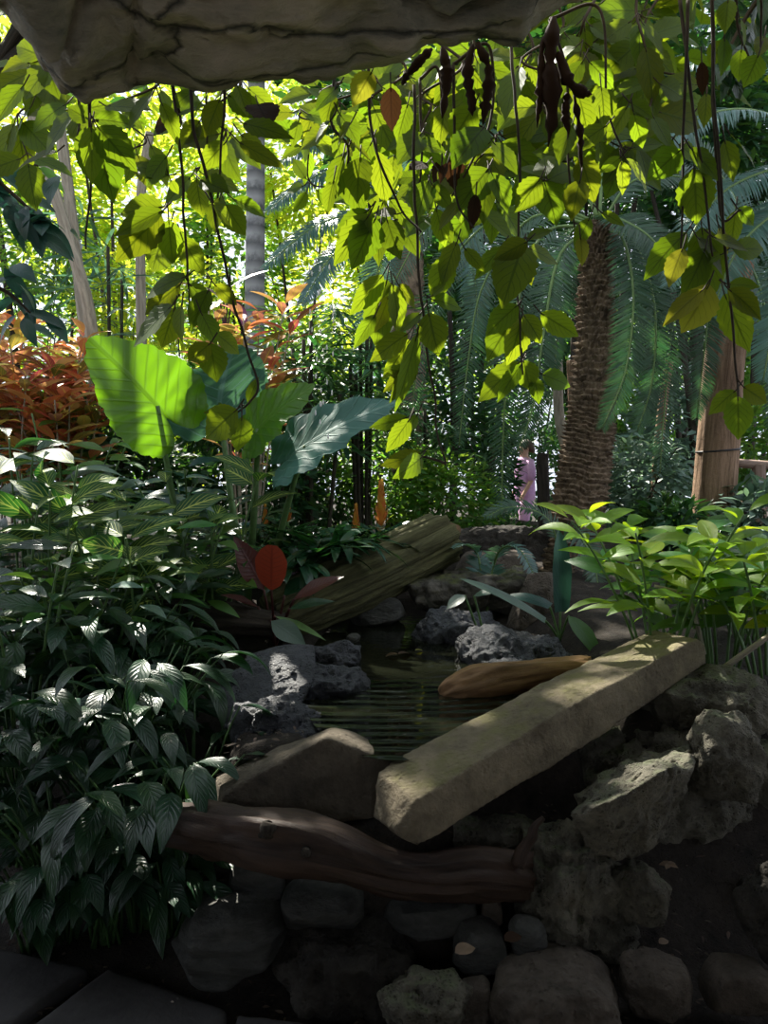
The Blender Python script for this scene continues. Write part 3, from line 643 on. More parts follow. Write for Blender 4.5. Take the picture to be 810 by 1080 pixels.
vine('hanging vine with a stem slanting down to the small leaves over the elephant ears', [[(201, 82), (208, 150), (222, 215), (238, 290), (258, 350), (270, 405), (262, 425), (246, 438)]],
     [(212, 190, 240, 200), (224, 215, 246, 238, .8), (212, 330, 230, 362, .8), (228, 352, 256, 372), (222, 362, 228, 402, .8), (222, 362, 196, 384), (250, 432, 212, 464, .7), (255, 440, 254, 478, .7), (248, 432, 215, 434, .45), (262, 425, 272, 396, .4), (226, 300, 252, 322, .5), (220, 306, 200, 345, .5)], 2.12)
vine('short hanging vine with rounded leaves in front of the grey palm trunk', [[(235, 82), (236, 120), (228, 215)], [(218, 80), (220, 150)]],
     [(236, 150, 246, 190), (238, 150, 212, 178), (246, 210, 282, 224, .5), (232, 208, 222, 240), (238, 216, 257, 248, .75), (252, 150, 300, 176, .35), (256, 130, 305, 140, .35), (240, 100, 278, 122, .5), (250, 90, 262, 120), (222, 96, 200, 120), (232, 105, 216, 142), (205, 96, 178, 112), (254, 142, 282, 166)], 2.18,
     dead=[(272, 110, 284, 128, .8)])
vine('hanging vine at the left edge of the middle curtain, right of the gap', [[(352, 80), (350, 130), (368, 155), (362, 200)]],
     [(348, 128, 328, 146, .75), (352, 100, 340, 132), (356, 92, 332, 112), (366, 160, 342, 205, .7), (362, 165, 350, 210, .5), (370, 150, 394, 168, .5), (352, 190, 342, 226, .5), (368, 170, 380, 225), (380, 166, 375, 208), (358, 120, 380, 148), (370, 130, 352, 150)], 2.22)
vine('hanging vine with glowing yellow-green leaves at the left of the middle curtain', [[(388, 72), (392, 130), (404, 180), (425, 222), (444, 245)]],
     [(388, 222, 353, 244, .5), (390, 226, 352, 278, .5), (396, 230, 372, 280, .6), (402, 235, 396, 275, .5), (408, 232, 420, 270), (418, 226, 392, 218, .5), (404, 290, 370, 332, .45), (408, 295, 392, 366, .55), (414, 300, 426, 352, .5), (396, 332, 372, 366, .4), (420, 300, 440, 324, .5), (392, 150, 372, 186, .6), (398, 160, 408, 215, .5)], 2.25,
     yel=[(392, 76, 372, 110, .7)], dead=[(412, 92, 413, 138, .55)])
vine('longest hanging vine, its bare stem reaching down to a last leaf above the mossy log', [[(436, 90), (438, 180), (440, 260), (448, 350), (457, 420), (462, 460), (470, 490)], [(470, 490), (440, 480)]],
     [(444, 330, 420, 350, .5), (452, 330, 462, 374, .75), (456, 316, 490, 322, .6), (456, 312, 468, 298, .6), (438, 395, 406, 388, .45), (432, 390, 404, 412, .45), (440, 382, 412, 422, .35), (430, 440, 390, 452, .4), (432, 442, 410, 476, .5), (440, 438, 428, 456), (444, 478, 402, 492, .45), (445, 482, 424, 502, .5), (430, 352, 388, 380, .5), (432, 358, 406, 402, .4), (440, 352, 420, 432, .25)], 2.3,
     yel=[(410, 312, 398, 350, .5)])
vine('hanging vine with a mass of overlapping olive leaves just left of the twin pods', [[(442, 84), (444, 170), (436, 228)], [(462, 74), (466, 150), (464, 210)]],
     [(445, 140, 420, 170), (448, 145, 462, 190, .7), (440, 150, 470, 158), (452, 190, 438, 228), (456, 195, 476, 220, .5), (462, 180, 490, 205), (430, 110, 418, 148), (470, 110, 462, 150), (425, 170, 408, 206), (460, 220, 470, 260, .5)], 2.4,
     dead=[(450, 172, 432, 176, .7), (468, 170, 458, 190, .6)])
vine('hanging vine with large leaves under the twin pods', [[(478, 68), (480, 130), (482, 210), (500, 240)], [(515, 48), (520, 120), (498, 170), (478, 206)]],
     [(500, 112, 476, 150, .8), (510, 135, 478, 170), (515, 178, 484, 216, .65), (518, 182, 538, 220, .6), (514, 186, 508, 232, .5), (486, 212, 462, 240, .5), (520, 150, 548, 178), (482, 255, 462, 300, .5), (490, 262, 512, 286, .45), (475, 268, 455, 318, .55)], 2.3,
     dead=[(478, 165, 484, 205, .6), (472, 172, 462, 192, .6), (502, 205, 498, 240, .4)])
vine('hanging vine with the brightest sunlit hand of leaves in the middle of the picture', [[(538, 40), (545, 120), (548, 180), (545, 300), (552, 395)]],
     [(578, 190, 610, 170, .8), (576, 186, 572, 160, .8), (574, 192, 588, 232, .75), (570, 188, 545, 222, .7), (568, 184, 548, 172), (556, 255, 522, 272, .6), (552, 258, 530, 316, .6), (556, 252, 582, 240, .6), (558, 262, 590, 276, .6), (560, 250, 572, 242), (556, 265, 556, 300, .6), (545, 330, 514, 378, .65), (550, 335, 540, 384, .6), (552, 332, 574, 362, .6), (546, 322, 512, 350), (570, 330, 612, 356, .5), (548, 382, 504, 422, .5), (550, 384, 524, 420, .4), (552, 380, 560, 412, .8), (572, 395, 606, 406, .6), (564, 398, 568, 424, .6), (530, 260, 500, 292, .45)], 2.35,
     yel=[(612, 250, 616, 278, .5)])
vine('hanging vine with shaded olive leaves right of the thick dark roots', [[(580, 20), (596, 80), (600, 170), (605, 240)], [(632, 10), (640, 110), (660, 160)]],
     [(615, 64, 590, 100), (610, 100, 622, 140, .7), (622, 66, 650, 92, .6), (634, 92, 640, 130, .8), (604, 130, 588, 170), (612, 165, 628, 212, .6), (640, 132, 600, 158, .5), (664, 108, 690, 122, .7), (662, 112, 640, 150, .5), (668, 118, 680, 158, .5), (612, 190, 602, 228), (655, 166, 632, 182, .5), (655, 170, 660, 205, .6), (660, 168, 692, 200, .55), (622, 230, 606, 262, .5), (634, 224, 660, 236, .45)], 2.3)
vine('hanging vine with paired stems and the largest single leaf, near the upper right', [[(725, 0), (723, 80), (720, 170), (718, 270)], [(716, 0), (728, 90), (742, 190), (752, 270)]],
     [(732, 178, 736, 236, .72), (718, 158, 686, 186, .7), (728, 156, 760, 186, .7), (724, 245, 678, 288, .55), (740, 240, 752, 318, .62), (735, 250, 768, 284, .6), (744, 262, 726, 312, .55), (752, 250, 790, 262, .5)], 2.15,
     yel=[(720, 262, 704, 300, .6), (748, 300, 722, 352, .75), (742, 305, 700, 340, .45)])
vine('hanging vine with broad leaves at the right edge, reaching down to two small leaves', [[(750, -5), (752, 80), (760, 190), (768, 300), (778, 400), (779, 420)], [(758, 215), (782, 222)]],
     [(770, 142, 800, 172, .75), (764, 148, 776, 190, .6), (778, 220, 798, 236, .7), (776, 222, 770, 262, .5), (768, 300, 800, 300, .6), (768, 305, 806, 332, .6), (764, 310, 790, 372, .5), (772, 262, 812, 262, .5), (776, 412, 748, 434, .6), (778, 418, 780, 464, .65), (784, 408, 812, 426, .6), (762, 268, 734, 278, .5)], 2.2,
     yel=[(758, 240, 768, 272, .5)], dead=[(740, 65, 742, 100, .4)])
vine('hanging vine with a few toothed leaves in the top right corner', [[(775, -10), (778, 30), (790, 60)], [(800, -10), (802, 50)]],
     [(762, 42, 748, 70, .8), (764, 40, 766, 76, .5), (782, 52, 778, 86, .7), (800, 58, 786, 90, .85), (768, 0, 764, 32, .6), (806, 38, 800, 58), (780, 20, 790, 50, .5)], 2.3)
# denser, shaded vines behind the first row
BV = [((345, 70), 3, 'shaded hanging vine behind the left edge of the middle curtain'), ((410, 60), 6, 'shaded hanging vine high up behind the single dry leaf'), ((455, 50), 6, 'shaded hanging vine behind the olive mass left of the twin pods'),
      ((500, 40), 6, 'shaded hanging vine directly behind the twin pods'), ((548, 30), 6, 'shaded hanging vine behind the thick dark roots'), ((590, 15), 6, 'shaded hanging vine high up just right of the dark roots'),
      ((630, 5), 6, 'shaded hanging vine below the thin right end of the overhang'), ((672, 0), 5, 'shaded hanging vine between the dark roots and the paired stems'), ((705, -5), 5, 'shaded hanging vine just left of the paired stems'),
      ((140, 70), 4, 'shaded hanging vine behind the block of the overhang'), ((225, 70), 4, 'shaded hanging vine behind the short vine at the grey palm trunk'), ((30, 30), 5, 'shaded hanging vine in the top left corner')]
for (x, y), n, lab in BV:
    lf = []; K = [(x, y - 10)]
    for k in range(n):
        yy = y + 18 + k * rv(22, 34); xx = x + rng.normal() * 18; K.append((xx, yy))
        lf += palm5(xx, yy, rv(40, 62), int(rng.integers(3, 5)), 90 + rng.normal() * 30, rv(120, 190))
    vine(lab, [K], lf, rv(2.5, 2.9))
for k, (x, y, n, dd) in enumerate([(360, 60, 7, 3.0), (430, 50, 7, 3.1), (490, 30, 7, 3.2), (540, 20, 7, 3.1), (590, 0, 8, 3.2), (640, -10, 7, 3.1), (690, -15, 6, 3.2)]):
    lf = []; K = [(x, y - 14)]
    for i in range(n):
        yy = y + 10 + i * rv(20, 28); xx = x + rng.normal() * 20; K.append((xx, yy)); lf += palm5(xx, yy, rv(34, 50), 4, 90 + rng.normal() * 40, 190)
    vine('shaded vine of the rear row of the curtain, behind the ' + ['gap on its left side', 'single dry leaf', 'twin pods', 'dark roots', 'sideways root', 'thin end of the overhang', 'paired stems'][k], [K], lf, dd)
# dark woody pods and roots dangling under the overhang
def pod(spec, d, r, label, name='hanging_pod', cat='seed pod', group=None):
    K = [P(x, y, d) for x, y in spec]; c = catmull(K, 20)
    rr = np.interp(np.linspace(0, 1, 20), [0, .1, .5, .8, 1], [.35, .8, 1, .75, .08]) * r
    o = MB().tube(c + fbm(c * 30, 2, 3)[:, None] * .006, rr * (1 + .22 * rng.normal(size=20)), 10).build(name, M['deadleaf'], None)
    rebase(o); tag(o, label, cat, group); return o
pod([(497, 48), (493, 80), (497, 105), (500, 122)], 2.2, .014, 'left one of the twin dark dry pods hanging under the overhang')
pod([(503, 46), (515, 70), (514, 105), (510, 132)], 2.2, .014, 'right one of the twin dark dry pods hanging under the overhang')
pod([(466, 50), (471, 70), (470, 95), (466, 125)], 2.25, .016, 'dark dry pod hanging left of the twin pods')
pod([(455, 52), (445, 62), (430, 78), (424, 90)], 2.2, .013, 'dark dry pod slanting under the overhang above the single dry leaf')
RT = [([(584, 18), (580, 60), (582, 110), (578, 155)], .022, 'thickest dark root hanging straight under the right end of the overhang'),
      ([(588, 55), (600, 85), (615, 97), (624, 100)], .018, 'dark root branching sideways from the thickest hanging root'),
      ([(572, 40), (570, 90), (566, 135)], .012, 'thin dark root hanging just left of the thickest root'),
      ([(606, 100), (612, 140), (613, 182)], .009, 'thin dark root dangling lowest below the sideways root'),
      ([(598, 98), (596, 120), (600, 142)], .011, 'short dark root dangling under the sideways root')]
for s, r, l in RT: pod(s, 2.28, r, l, 'hanging_root', 'root')

# ---- elephant ears
def heart(parent, attach, tip, wl, mat, N, lobe=.38, fold=.12, droop=.35, wave=.03, name='leaf', side=None):
    """a heart shaped blade: attach and tip are points, N the upper face"""
    a = np.asarray(attach, float); e = np.asarray(tip, float); D = e - a; L = np.linalg.norm(D); D = D / L
    N = np.asarray(N, float); N = unit(N - D * N.dot(D)); S = np.cross(D, N)
    th = np.linspace(-PI, PI, 81); rr = np.linspace(0, 1, 13)
    ab = np.abs(th)
    prof = np.interp(ab, [0, .15, .35, .6, .95, 1.3, 1.7, 2.1, 2.5, 2.8, 3.0, PI], [1., .93, .80, .68, .60, .575, .575, .58, .57, .50, .33, .16])
    prof = prof * (1 + .022 * np.sin(ab * 31))
    x = np.cos(th)[None] * prof[None] * rr[:, None]; y = np.sin(th)[None] * prof[None] * rr[:, None] * wl
    z = fold * np.abs(y) - droop * .5 * np.maximum(x, 0) ** 2 - .35 * np.maximum(-x, 0) ** 2 + wave * np.sin(th * 11 + 1)[None] * rr[:, None] ** 3
    sv = x * 6.5 - 0
    z = z + .010 * np.sin((x * 6.2 - np.abs(y) * 2.2) * 2 * PI) * np.minimum(1, np.abs(y) * 4)
    Q = a + (D * x[..., None] + S * y[..., None] + N * z[..., None]) * L
    uv = np.stack([.5 + y / .62 / wl * .5, (x + .6) / 1.6], -1)
    return MB().grid(Q, uv).build(name, mat, parent)
def ear(label, base, leaves):
    root = thing('elephant_ear_plant', label, 'plant', base)
    for at, tp, wl, mat, N, bend in leaves:
        o = heart(root, at, tp, wl, mat, N)
        c = bez([np.array(base) + rng.normal(size=3) * [.03, .03, 0], np.array(base) * .5 + np.array(at) * .5 + bend, np.array(at)], 16)
        MB().tube(c, np.linspace(.024, .011, 16), 8).build('petiole', M['petiole'], o)
    return root
b1 = P(196, 545, 4.1); b1[2] = ground_z(b1[0], b1[1])
ear('elephant ear plant with one huge glowing green leaf', b1, [(P(166, 428, 3.92), P(98, 352, 3.80), 1.05, M['earA'], (.25, -.85, .5), np.array([.0, 0, .1]))])
b2 = P(268, 555, 4.2); b2[2] = ground_z(b2[0], b2[1])
ear('elephant ear plant with two sky-tinted blue-green leaves and one lit green leaf', b2, [
    (P(232, 425, 4.35), P(240, 355, 4.05), 1.25, M['earB'], (.1, -.6, .9), np.array([-.05, 0, .1])),
    (P(272, 452, 4.05), P(322, 402, 3.85), .80, M['earA'], (-.3, -.8, .55), np.array([0, 0, .1])),
    (P(322, 470, 3.95), P(412, 412, 3.85), .78, M['earB'], (-.12, -.62, .78), np.array([.0, 0, .05]))])

# ---- rosettes and leafy stems
def stalk_plant(name, label, cat, base, height, nleaf, leafL, leafW, mat, stems=3, spread=.25, group=None, shape=LANCE, droop=.8, stemmat=None, top=.35, stemr=.007, lift=.35, wave=.01, lean=(0, 0), parts='leaves', fold=.15, nv=8, nu=4, face=(0, 0, 1.)):
    root = thing(name, label, cat, base, group); lb = MB(); sb = MB(); base = np.asarray(base, float)
    for s in range(stems):
        a = 2 * PI * (s + rv(0, .6)) / stems; sp = spread * rv(.4, 1)
        tp = base + [math.cos(a) * sp + lean[0], math.sin(a) * sp + lean[1], height * rv(.75, 1.05)]
        c = bez([base + [math.cos(a) * .05, math.sin(a) * .05, -.03], base * .5 + tp * .5 + [0, 0, height * .12], tp], 12)
        sb.tube(c, np.linspace(stemr, stemr * .6, 12), 6)
        m = max(3, int(nleaf / stems)); u = np.sort(top + (1 - top) * rv(0, 1, m) ** .7); u[-1] = 1
        q = np.stack([np.interp(u, np.linspace(0, 1, 12), c[:, k]) for k in range(3)], -1)
        az = np.arange(m) * 2.4 + rv(0, 6)
        D = np.stack([np.cos(az), np.sin(az), lift + .5 * (u - .7) + rv(-.2, .25, m)], -1)
        q = q + unit(D) * .02
        lb.leaves(q, D, np.array(face) + rng.normal(size=(m, 3)) * .2, leafL * rv(.65, 1.1, m), leafW * rv(.75, 1.1, m), shape, droop=droop * rv(.6, 1.3, m), fold=fold, nu=nu, nv=nv, wave=wave)
    sb.build('stems', stemmat or M['petiole'], root); lb.build(parts, mat, root); return root
def rosette(name, label, cat, base, n, leafL, leafW, mat, group=None, petiole=.0, lift=(.3, 1.4), droop=1.1, shape=STRAP, pmat=None, fold=.2, flower=None, wave=0., az=None, nv=10, out=.3):
    base = np.asarray(base, float); root = thing(name, label, cat, base, group); lb = MB(); pb = MB()
    for k in range(n):
        a = (az[k] if az is not None else k * 2.4 + rv(-.3, .3)); li = rv(*lift); D = unit(np.array([math.cos(a), math.sin(a), li])); q = base + rng.normal(size=3) * [.02, .02, 0]
        L = leafL * rv(.75, 1.1)
        if petiole:
            pl = petiole * rv(.55, 1.1)
            tp = q + np.array([math.cos(a) * pl * out * rv(.5, 1.4), math.sin(a) * pl * out * rv(.5, 1.4), pl])
            c = bez([q, q * .6 + tp * .4 + [0, 0, pl * .25], tp], 9); pb.tube(c, np.linspace(.0055, .003, 9), 5); q = tp
            D = unit(np.array([math.cos(a + rv(-.5, .5)), math.sin(a + rv(-.5, .5)), rv(-.25, .5)]))
        N = np.array([0, 0, 1.]) + rng.normal(size=3) * .15
        lb.leaves(q, D, N, L, leafW * rv(.8, 1.1), shape, droop=droop * rv(.6, 1.25), fold=fold, nu=4, nv=nv, wave=wave)
    lb.build('leaves', mat, root)
    if petiole: pb.build('leaf_stalks', pmat or M['lilystem'], root)
    if flower:
        fx = base + flower[0]; fb = MB(); h = flower[1]
        MB().tube([base, base * .4 + fx * .6, fx], [.008, .007, .006], 6).build('flower_stalk', M['petiole'], root)
        m = 46; z = np.linspace(0, h, m); aa = np.arange(m) * 2.4
        fb.leaves(fx + np.stack([0 * z, 0 * z, z], -1), np.stack([np.cos(aa), np.sin(aa), (.7 + 1.6 * z / h)], -1), np.stack([-np.cos(aa), -np.sin(aa), 1 + 0 * z], -1), h * .40 * np.linspace(1, .8, m), h * .15, BLADE, droop=-.5, fold=.2, nu=2, nv=5)
        fb.build('flower_spike', flower[2], root)
    return root
def gp(px, py, d, dz=0.):
    p = P(px, py, d); p[2] = ground_z(p[0], p[1]) + dz; return p

# peace lilies, lower left
PL = [((60, 0), 2.42, 20, .24, .50, 'peace lily clump nearest the camera at the left edge above the dark paving'), ((150, 0), 2.48, 24, .24, .52, 'peace lily clump with drooping leaves beside the layered grey boulder'), ((205, 0), 2.62, 12, .21, .50, 'peace lily clump leaning over the driftwood and the peaked block'),
      ((15, 0), 2.75, 22, .25, .62, 'second row peace lily clump at the left edge'), ((110, 0), 2.78, 24, .25, .66, 'tall peace lily clump in the middle of the bed'), ((160, 0), 2.95, 20, .24, .56, 'peace lily clump left of the angular blue-black boulder'),
      ((50, 0), 3.15, 24, .26, .52, 'peace lily clump at the back left of the bed under the zebra plants'), ((120, 0), 3.2, 22, .25, .50, 'peace lily clump at the back of the bed in front of the dark fallen log'), ((180, 0), 3.3, 14, .20, .34, 'low peace lily clump at the back of the bed nearest the pond')]
PL += [((30, 0), 2.36, 14, .22, .26, 'low peace lily clump at the left edge hanging over the corner of the dark paving'), ((105, 0), 2.4, 15, .22, .28, 'low peace lily clump just above the large grey paving stone'), ((172, 0), 2.38, 12, .20, .28, 'low peace lily clump at the left end of the driftwood'), ((70, 0), 2.6, 15, .22, .34, 'low peace lily clump between the front and second rows')]
for (x, _), d, n, L, pe, lab in PL:
    b = gp(x, 700, d); rosette('peace_lily', lab, 'plant', b, int(n * 2.4), L * .95, L * .31, M['lily'], 'peace lilies in the left bed', petiole=pe, droop=1.25, shape=LANCE, fold=.22, wave=.02, out=.42)

# zebra plants, left middle
ZP = [((50, 475), 3.35, 'tallest zebra-striped plant at the far left with its top whorl spread wide'), ((112, 520), 3.5, 'zebra-striped plant right of the tallest one'), ((8, 520), 3.2, 'zebra-striped plant cut off by the left edge'), ((225, 535), 3.85, 'zebra-striped plant with the lit striped leaf above the maroon plant'), ((150, 575), 3.45, 'low zebra-striped plant below the huge green leaf')]
for (x, y), d, lab in ZP:
    h = 0
    b = gp(x, 700, d); top = P(x, y, d)[2] + .12
    stalk_plant('zebra_plant', lab, 'plant', b, max(.25, top - b[2]), 21, .27, .10, M['zebra'], stems=3, spread=.24, group='zebra plants on the left bank', shape=OVATE, droop=.8, top=.4, lift=.45, fold=.15, face=(0, -.55, .75))
FP = [((25, 455), 3.9, .30, .085, 'dark', 'dark leafy shrub behind the tallest zebra plant'), ((130, 490), 4.0, .28, .075, 'bggrey', 'greyish leafy shrub under the huge green leaf'), ((205, 500), 4.3, .26, .07, 'bgteal', 'bluish leafy shrub between the two elephant ear plants'), ((75, 440), 4.4, .22, .06, 'bggreen', 'fresh green shrub under the croton'),
      ((170, 600), 3.75, .24, .07, 'dark', 'dark sprawling shrub over the fallen log'), ((20, 590), 3.0, .24, .075, 'dark', 'dark shrub at the left edge behind the peace lilies'), ((245, 530), 4.5, .22, .05, 'dark', 'thin leaved dark shrub behind the maroon plant'), ((195, 555), 3.7, .22, .055, 'bggreen', 'fresh green narrow leaved shrub beneath the petiole of the huge green leaf'), ((75, 560), 3.3, .20, .05, 'bggreen', 'green narrow leaved shrub in front of the tallest zebra plant'), ((125, 600), 3.5, .2, .05, 'dark', 'low dark narrow leaved shrub just behind the peace lilies'), ((165, 520), 3.9, .2, .05, 'bggreen', 'green narrow leaved shrub between the zebra plants and the huge leaf'),
      ((90, 610), 3.35, .22, .06, 'bggrey', 'glossy greyish shrub in the gap behind the peace lilies')]
for (x, y), d, L, W, m, lab in FP:
    b = gp(x, 700, d); top = P(x, y, d)[2]
    stalk_plant('leafy_shrub', lab, 'shrub', b, max(.25, top - b[2]), 70, L, W, M[m], stems=7, spread=.42, droop=.8, top=.2, lift=.2, face=(0, -.4, .9))

# maroon and red plant, bromeliads
mb_ = gp(290, 650, 3.75, .02)
mr = thing('maroon_leaved_plant', 'maroon leaved plant with one upright bright red leaf', 'plant', mb_)
def oneleaf(root, a, e, W, mat, N, name='leaf', shape=LANCE, droop=.3, petbase=None, fold=.15, pm=None):
    a = np.asarray(a, float); e = np.asarray(e, float); L = np.linalg.norm(e - a)
    o = MB().leaves(a, e - a, np.asarray(N, float), L, W, shape, droop=droop, fold=fold, nu=6, nv=14, wave=.015).build(name, mat, root)
    if petbase is not None: MB().tube(bez([petbase, np.asarray(petbase) * .5 + a * .5 + [0, 0, .02], a], 8), [.006] * 8, 6).build('petiole', pm or M['cordy'], o)
    return o
B = mb_
oneleaf(mr, P(286, 622, 3.6), P(286, 578, 3.48), .145, M['redleaf'], (0, -1, .4), 'red_leaf', [(0, .1), (.15, .6), (.4, .92), (.7, 1), (.9, .72), (1, .3)], .2, B)
oneleaf(mr, P(278, 622, 3.72), P(250, 566, 3.62), .13, M['cordy'], (.4, -1, .3), petbase=B)
oneleaf(mr, P(310, 632, 3.65), P(358, 602, 3.6), .11, M['cordy'], (-.1, -.5, 1), petbase=B)
oneleaf(mr, P(300, 628, 3.72), P(336, 600, 3.9), .11, M['brom'], (-.1, -.6, 1), petbase=B)
oneleaf(mr, P(272, 640, 3.7), P(236, 622, 3.6), .07, M['cordy'], (.1, -.4, 1), petbase=B)
oneleaf(mr, P(305, 642, 3.6), P(350, 628, 3.5), .07, M['dark'], (.1, -.6, 1), petbase=B)
oneleaf(mr, P(290, 650, 3.6), P(345, 668, 3.5), .05, M['petiole'], (.1, -.4, 1), petbase=B)
oneleaf(mr, P(286, 655, 3.55), P(322, 678, 3.45), .10, M['bggrey'], (.1, -.9, .6), petbase=B)
BR = [((402, 575), 4.75, 16, .34, (np.array([0, 0, .11]), .22), 'bromeliad with the tall orange flower spike at the upper end of the mossy log'), ((372, 578), 4.8, 14, .30, (np.array([.02, 0, .09]), .14), 'bromeliad with a short pale orange flower left of the tall spike'), ((304, 575), 4.5, 14, .3, (np.array([0, 0, .13]), .12), 'bromeliad with a yellow flower above the red leaf'),
      ((280, 578), 4.6, 12, .3, (np.array([0, 0, .12]), .11), 'bromeliad with a small yellow flower furthest left of the row'), ((348, 590), 4.12, 24, .40, None, 'dark strap leaved bromeliad spilling over the middle of the mossy log'), ((318, 603), 4.0, 24, .40, None, 'dark strap leaved bromeliad just behind the maroon plant'), ((376, 588), 4.3, 18, .32, None, 'dark strap leaved bromeliad right of the one spilling over the log')]
for (x, y), d, n, L, fl, lab in BR:
    b = P(x, y, d); b[2] = max(b[2], ground_z(b[0], b[1]))
    rosette('bromeliad', lab, 'plant', b, int(n * 1.3), L * 1.1, .056, M['brom'], 'bromeliads behind the mossy log', lift=(.5, 1.8), droop=1.5, flower=(fl[0], fl[1], M['orange']) if fl else None)
rosette('purple_plant', 'small purple leaved plant among the bromeliads', 'plant', gp(325, 575, 4.6, .08), 14, .2, .04, M['purple'], lift=(.6, 2), droop=.8)

# crotons
CR = [((45, 335), 5.0, .95, .42, 130, 'big orange and red croton bush at the left'), ((72, 385), 4.7, .6, .3, 80, 'lower croton with yellow veined leaves below the big orange one'), ((15, 400), 4.6, .5, .35, 70, 'dull red croton at the left edge'), ((262, 330), 5.0, .7, .26, 60, 'croton with salmon and yellow leaves behind the sky-tinted elephant ear')]
for (x, y), d, h, sp, n, lab in CR:
    b = gp(x, 700, d); top = P(x, y, d)[2]
    stalk_plant('croton', lab, 'shrub', b, top - b[2], n * 3, .23, .075, M['croton'], stems=12, spread=sp * 1.1, droop=.6, top=.35, lift=.6, fold=.25, stemmat=M['palebark'])
pr = gp(255, 700, 5.2); pt = thing('purple_cordyline', 'purple spear leaved plant standing in the croton near the grey trunk', 'plant', pr)
for a, e in (((240, 305), (280, 278)), ((232, 318), (205, 330)), ((236, 318), (215, 298)), ((245, 315), (262, 345))):
    oneleaf(pt, P(*a, 5.2), P(*e, 5.1), .09, M['purple'], (0, -.5, 1), petbase=P(238, 360, 5.2), pm=M['purple'])
MB().tube([pr, P(240, 400, 5.2), P(238, 355, 5.2)], [.012, .01, .008], 6).build('stem', M['cane'], pt)

# right hand plants with bright lance leaves
RP = [((686, 548), 2.95, 30, 'bright leaved plant arching over the far end of the tan slab'), ((752, 565), 3.0, 26, 'bright leaved plant behind the crown of the rock wall'), ((800, 580), 2.85, 24, 'bright leaved plant at the right edge above the rock wall'), ((705, 600), 3.3, 26, 'darker lance leaved plant behind the bright ones'), ((775, 570), 3.5, 26, 'shaded lance leaved plant at the back right')]
for k, ((x, y), d, n, lab) in enumerate(RP):
    b = gp(x + 10, 700, d, .0); top = P(x, y, d)[2]
    stalk_plant('lance_leaved_plant', lab, 'plant', b, max(.3, top - b[2]), int(n * 2.6), .22, .072, M['bright'] if k in (0, 2) else M['bggreen'], stems=8, spread=.36, group='lance leaved plants above the rock wall', droop=.9, top=.3, lift=.55, fold=.22, face=(0, -.35, .9), stemr=.006)
st = MB().tube(catmull([P(740, 722, 2.72), P(770, 700, 2.7), P(805, 675, 2.68), P(840, 650, 2.7)], 16), np.linspace(.012, .009, 16), 7)
o = st.build('woody_stem', M['palebark']); rebase(o); tag(o, 'bare brown woody stem slanting up from the rock wall at the right edge', 'stem')
st = MB().tube(catmull([P(742, 690, 2.95), P(730, 640, 2.95), P(715, 625, 2.95), P(690, 618, 2.98)], 16), np.linspace(.010, .006, 16), 7)
o = st.build('woody_stem', M['palebark']); rebase(o); tag(o, 'pale woody stem bending through the bright leaves behind the slab', 'stem')

# small plants round the far bank
fb = gp(512, 645, 4.3, .1); fr = thing('young_cycad', 'young cycad with one arching frond over the pale brown stone', 'plant', fb)
frond_mesh(catmull([fb, P(520, 600, 4.4), P(530, 578, 4.35), P(548, 580, 4.3), P(565, 610, 4.2)], 20), .11, 30, M['cycadblue'], parent=fr, wid=.016, base=.35, lean=.3)
frond_mesh(catmull([fb, P(505, 590, 4.5), P(492, 575, 4.45), P(478, 578, 4.4)], 16), .10, 26, M['cycadblue'], parent=fr, wid=.016, base=.4, lean=.3)
sb = gp(590, 690, 3.7, .0); sf = thing('birds_nest_fern', 'fern with wavy upright leaf and long pale strap leaf at the right of the pond', 'fern', sb)
oneleaf(sf, P(591, 645, 3.7), P(592, 560, 3.7), .10, M['bgteal'], (.3, -1, .1), shape=STRAP, droop=.1, petbase=sb, pm=M['petiole'], fold=.35)
oneleaf(sf, P(575, 655, 3.6), P(493, 598, 3.6), .06, M['bggrey'], (.1, -.5, 1), shape=STRAP, droop=.35, petbase=sb, pm=M['petiole'])
oneleaf(sf, P(580, 640, 3.7), P(535, 618, 3.8), .08, M['bgteal'], (.1, -.5, 1), shape=STRAP, droop=.5, petbase=sb, pm=M['petiole'])
oneleaf(sf, P(600, 650, 3.6), P(640, 690, 3.4), .09, M['bggreen'], (.1, -.6, 1), shape=OVATE, droop=.5, petbase=sb, pm=M['petiole'])
ab = gp(520, 690, 3.75, .02); af = thing('arrow_leaved_seedling', 'thin stemmed seedling with two pale leaves over the dark ledge', 'plant', ab)
oneleaf(af, P(490, 628, 3.75), P(470, 640, 3.7), .07, M['bggrey'], (0, -.4, 1), shape=OVATE, petbase=ab, pm=M['petiole']); oneleaf(af, P(500, 628, 3.8), P(522, 622, 3.75), .06, M['bggrey'], (0, -.4, 1), shape=OVATE, petbase=ab, pm=M['petiole'])

